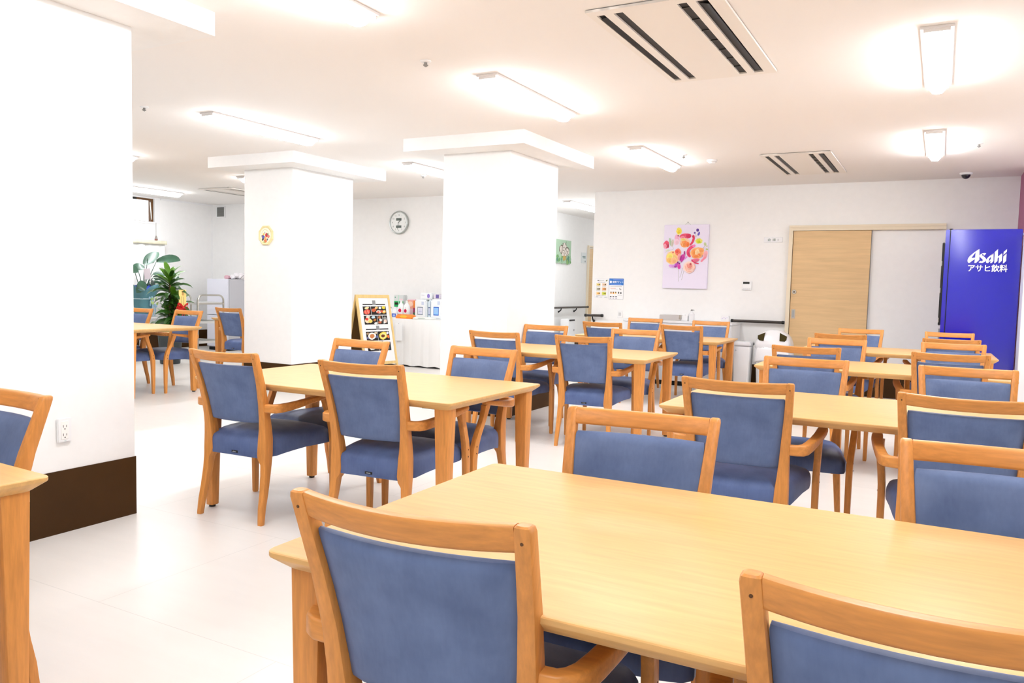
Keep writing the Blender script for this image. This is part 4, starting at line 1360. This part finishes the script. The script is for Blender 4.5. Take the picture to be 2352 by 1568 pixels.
# ------------------------------------------------------------------ steel trolley
tr = thing('serving_trolley', 'steel three-tier serving trolley with looped handles before the fridge', 'trolley', (-10.095, 8.355, 0))
hx, hy = .365, .24
for s in (-1, 1):
    pts = [(s * hx, -hy, .09), (s * hx, -hy, .88)]
    for k in range(7):
        a = pi - k * pi / 12
        pts.append((s * hx, -hy + .09 + .09 * cos(a), .88 + .09 * sin(a)))
    for k in range(7):
        a = pi / 2 - k * pi / 12
        pts.append((s * hx, hy - .09 + .09 * cos(a), .88 + .09 * sin(a)))
    pts.append((s * hx, hy, .09))
    lp = tube('handle_loop', M_STEEL, tr, pts, .014, 8)
    tube('cross_bar', M_STEEL, lp, [(s * hx, -hy, .84), (s * hx, hy, .84)], .012, 8)
for z in (.835, .55, .25):
    bm = bmesh.new()
    bm_box(bm, -hx + .01, hx - .01, -hy + .005, hy - .005, z - .006, z)
    for a in ((-hx + .01, hx - .01, -hy + .003, -hy + .011), (-hx + .01, hx - .01, hy - .011, hy - .003)): bm_box(bm, *a, z - .006, z + .03)
    for a in ((-hx + .008, -hx + .014, -hy + .005, hy - .005), (hx - .014, hx - .008, -hy + .005, hy - .005)): bm_box(bm, *a, z - .006, z + .03)
    finish('shelf', bm, mat('satin_steel', (222, 222, 220), .45, .5, metal=.6), tr, smooth=False)
for sx in (-1, 1):
    for sy in (-1, 1):
        bm = bmesh.new()
        bmesh.ops.create_cone(bm, cap_ends=True, segments=16, radius1=.045, radius2=.045, depth=.025, matrix=Matrix.Translation((sx * hx, sy * hy, .045)) @ Matrix.Rotation(pi / 2, 4, 'X'))
        finish('caster', bm, M_DARK, tr)

# ------------------------------------------------------------------ potted plants at far left
M_LEAF = mat('dracaena_green', (44, 84, 26), .35, .5, noise=((7, 7, 7), .35, 3))
M_LEAF2 = mat('dracaena_bright', (86, 136, 30), .35, .5, noise=((7, 7, 7), .25, 3))
M_LEAFB = mat('broad_leaf_green', (58, 94, 72), .28, .55, noise=((5, 5, 5), .3, 3))
M_STEM = mat('cane_brown', (106, 88, 60), .7, .2)


def leaf_mesh(name, L, Wd, droop, m, fold=.25, n=7):
    """a long leaf along +x from the origin, curving down"""
    bm = bmesh.new()
    rows = []
    x = z = 0.0
    for i in range(n + 1):
        f = i / n
        a = droop * f * f * 1.6
        w = Wd * (sin(pi * min(1, f * .94 + .06)) ** .7) * (1 if f < .98 else .1)
        rows.append([(x, -w, z + fold * w), (x, 0, z), (x, w, z + fold * w)])
        x += L / n * cos(a); z -= L / n * sin(a)
    bm_loft(bm, rows, cap=False, closed=False)
    me = bpy.data.meshes.new(name)
    bm.to_mesh(me); bm.free()
    me.materials.append(m)
    for p in me.polygons: p.use_smooth = True
    return me


def put_leaf(me, name, parent, loc, az, el, roll=0, sc=1.0):
    o = bpy.data.objects.new(name, me)
    COL.objects.link(o)
    o.parent = parent
    o.location = loc
    o.rotation_euler = (roll, -el, az)
    o.scale = (sc, sc, sc)
    return o


dr = thing('potted_dracaena', 'bushy green dracaena in dark planter with yellow gift board', 'potted plant', (-9.60, 7.53, 0))
lathe('planter', mat('charcoal_planter', (58, 66, 70), .5, .4), dr, [(.13, 0), (.135, .01), (.165, .44), (.17, .455), (.155, .455), (.150, .43)], 24)
lathe('inner_pot', mat('gold_pot', (206, 196, 130), .5, .3), dr, [(.13, .40), (.145, .545), (.150, .56), (.140, .56), (.135, .53)], 24)
lathe('soil', mat('soil', (60, 44, 30), .9, .1), dr, [(.134, .50), (.134, .525), (.02, .53)], 20)
random.seed(21)
canes = [((0, 0), 1.22), ((.05, .03), .92), ((-.045, .035), .70)]
LM = [leaf_mesh('leaf', .30, .034, .9, M_LEAF), leaf_mesh('leaf', .28, .036, .55, M_LEAF2), leaf_mesh('leaf', .33, .030, 1.2, M_LEAF), leaf_mesh('leaf', .23, .032, .7, M_LEAF)]
for (cx, cy), top in canes:
    tube('cane', M_STEM, dr, [(cx, cy, .52), (cx * 1.2, cy * 1.2, top * .7), (cx, cy, top)], .016, 8)
    n = 52 if top > 1.1 else 40
    for k in range(n):
        f = k / n
        z = top - .34 * (1 - f) if top > .9 else top - .22 * (1 - f)
        az = k * 2.4 + random.uniform(-.25, .25)
        el = -.25 + 1.35 * f + random.uniform(-.15, .15)
        put_leaf(LM[1] if f > .72 and random.random() < .75 else random.choice([LM[0], LM[2], LM[3]]), 'leaf', dr, (cx, cy, z), az, el, .55 * sin(az + .64) + random.uniform(-.3, .3), random.uniform(.75, 1.1))
gb = box('gift_board', mat('gift_yellow', (250, 226, 140), .6), dr, .225, .235, -.035, .085, .82, 1.055, .001, 1)
P = Print()
P.text('御', .0, .185, .034, (206, 60, 40), 'CENTER'); P.text('祝', .0, .148, .034, (206, 60, 40), 'CENTER')
for k in range(9): P.rect(-.022, .010 + k * .014, -.014, .018 + k * .014, (90, 80, 60)); P.rect(.014, .004 + k * .014, .022, .012 + k * .014, (90, 80, 60))
P.build('gift_lettering', gb, (.2356, .025, .83), (0, 0, pi / 2))
tube('board_stick', M_STEM, dr, [(.10, .02, .50), (.222, .025, .84)], .004, 6)
M_RED = mat('red_ribbon', (206, 30, 28), .4, .4)
for k, (a, l) in enumerate(((.5, .10), (2.6, .10), (-.7, .15), (3.6, .13), (-1.5, .24), (-1.8, .20))):
    bm = bmesh.new()
    w = .018
    rows = []
    for i in range(9):
        f = i / 8
        if k < 4:
            yy, zz = l * sin(pi * f) * cos(a), .06 * sin(2 * pi * f) * .6 + l * sin(pi * f) * sin(a) * .6
        else:
            yy, zz = -.03 * (k - 4.5) * 2 * f + .012 * sin(f * 6), -l * f
        rows.append([(.012 * sin(f * 7 + k) - w * .3, yy, zz - w), (.012 * sin(f * 7 + k) + w * .3, yy, zz + w)])
    bm_loft(bm, rows, cap=False, closed=False)
    o = finish('ribbon_loop' if k < 4 else 'ribbon_tail', bm, M_RED, dr)
    o.location = (.245, .02, .80)
bm = bmesh.new()
bmesh.ops.create_icosphere(bm, subdivisions=2, radius=.022)
o = finish('ribbon_knot', bm, M_RED, dr); o.location = (.25, .02, .80)
bm = bmesh.new()
bm_loft(bm, [[(.02 * cos(a) * k, .024 * sin(a) * k + dy, z) for a in [i * pi / 4 for i in range(8)]] for z, k, dy in ((0, 1.1, 0), (.03, 1.0, 0), (.07, .7, -.008), (.09, .5, -.02), (.10, .1, -.03))])
o = finish('ribbon_end', bm, mat('ribbon_dark_red', (176, 56, 44), .5), dr); o.location = (.02, -.165, .46)

st = thing('plant_stand', 'low white stand carrying the blue-wrapped plant by the window', 'stand', (-10.85, 8.03, 0))
box('stand_top', M_WHITE, st, -.20, .20, -.20, .20, .585, .61, .003, 1)
for sx in (-1, 1):
    for sy in (-1, 1): box('leg', M_WHITE, st, sx * .18 - .015, sx * .18 + .015, sy * .18 - .015, sy * .18 + .015, 0, .585)
sp = thing('wrapped_plant', 'large-leaved plant in blue-green gift wrap behind the leftmost armchair', 'potted plant', (-10.85, 8.03, .61))
lathe('pot', M_WHITE, sp, [(.10, 0), (.13, .26), (.12, .26), (.10, .2)], 20)
M_WRAP = mat('teal_wrap', (92, 142, 152), .45, .4, noise=((6, 6, 6), .12, 3))
bm = bmesh.new()
n = 36
rings = []
for z, r, amp in ((.002, .125, .004), (.14, .135, .006), (.275, .150, .006), (.30, .158, .008), (.38, .205, .016), (.45, .250, .030)):
    rings.append([((r + amp * sin(k * 2 * pi / n * 6)) * cos(2 * pi * k / n), (r + amp * sin(k * 2 * pi / n * 6)) * sin(2 * pi * k / n), z + (.05 * sin(k * 2 * pi / n * 4 + 1) if z > .4 else 0)) for k in range(n)])
bm_loft(bm, rings, cap=False)
o = finish('gift_wrap', bm, M_WRAP, sp); o.modifiers.new('solid', 'SOLIDIFY').thickness = .003
bm = bmesh.new()
rings = []
for z, r in ((.26, .10), (.36, .12), (.44, .17), (.47, .10)):
    rings.append([(r * cos(2 * pi * k / 20), r * sin(2 * pi * k / 20), z + .02 * sin(k * 1.9)) for k in range(20)])
bm_loft(bm, rings)
finish('blue_tissue', bm, mat('royal_blue_tissue', (28, 60, 170), .6), sp)
lathe('ribbon_band', mat('pale_band', (190, 216, 220), .4), sp, [(.156, .268), (.158, .270), (.158, .284), (.156, .286)], 30)
random.seed(5)
for k in range(12):
    bm = bmesh.new()
    bmesh.ops.create_icosphere(bm, subdivisions=1, radius=.03)
    for v in bm.verts: v.co.x *= .5
    o = finish('bow_loop', bm, mat(*[('bow_lime', (196, 222, 140), .5), ('bow_sky', (170, 206, 226), .5)][k % 2]), sp)
    o.location = (.155 + .01 * random.random(), .02 + random.uniform(-.02, .12), .23 + random.uniform(-.07, .08)); o.rotation_euler = (random.random() * 3, 0, random.random())
for k in range(3):
    tube('bow_tail', MATS['bow_sky'], sp, [(.16, .04 + .02 * k, .2), (.165, .03 + .03 * k, .1), (.16, .02 + .03 * k, .01)], .008, 5)
# broad leaves: tip position offsets (dy, dz), lean towards the viewer
LB = [leaf_mesh('leaf', .34, .085, .3, M_LEAFB, .2, 8), leaf_mesh('leaf', .42, .070, .9, M_LEAFB, .25, 8), leaf_mesh('leaf', .25, .075, 1.2, M_LEAFB, .2, 8)]
spec = [((.02, .06, .84), 2.15, .35, 1), ((.05, .20, .86), 1.0, .25, 1), ((.0, .02, .80), 1.5, .75, 0), ((.06, -.02, .74), -2.3, .2, 2), ((.04, -.12, .72), -1.2, .1, 2), ((-.05, -.2, .86), -1.0, .3, 2),
        ((.10, .02, .62), 1.9, -.5, 2), ((.10, .10, .66), .7, .1, 1), ((.10, .12, .56), .9, -.5, 2), ((.12, -.08, .54), -.9, -.6, 2), ((.05, .14, .60), 1.7, -.2, 0), ((.12, .02, .52), 2.4, -.7, 2)]
for (x, y, z), az, el, kind in spec:
    tube('stem', M_LEAFB, sp, [(x * .2, y * .2, .40), (x * .6, y * .6, (z + .4) / 2 + .05), (x, y, z)], [.006, .005, .004], 6)
    put_leaf(LB[kind], 'leaf', sp, (x, y, z), az, el, 1.0 * (1 if sin(az + .64) > 0 else -1) + random.uniform(-.25, .25), 1.0)
tgc = box('gift_card', mat('card_pinkish', (226, 214, 220), .5), sp, .14, .145, -.01, .10, .58, .74)
tgc.rotation_euler = (.12, 0, 0)
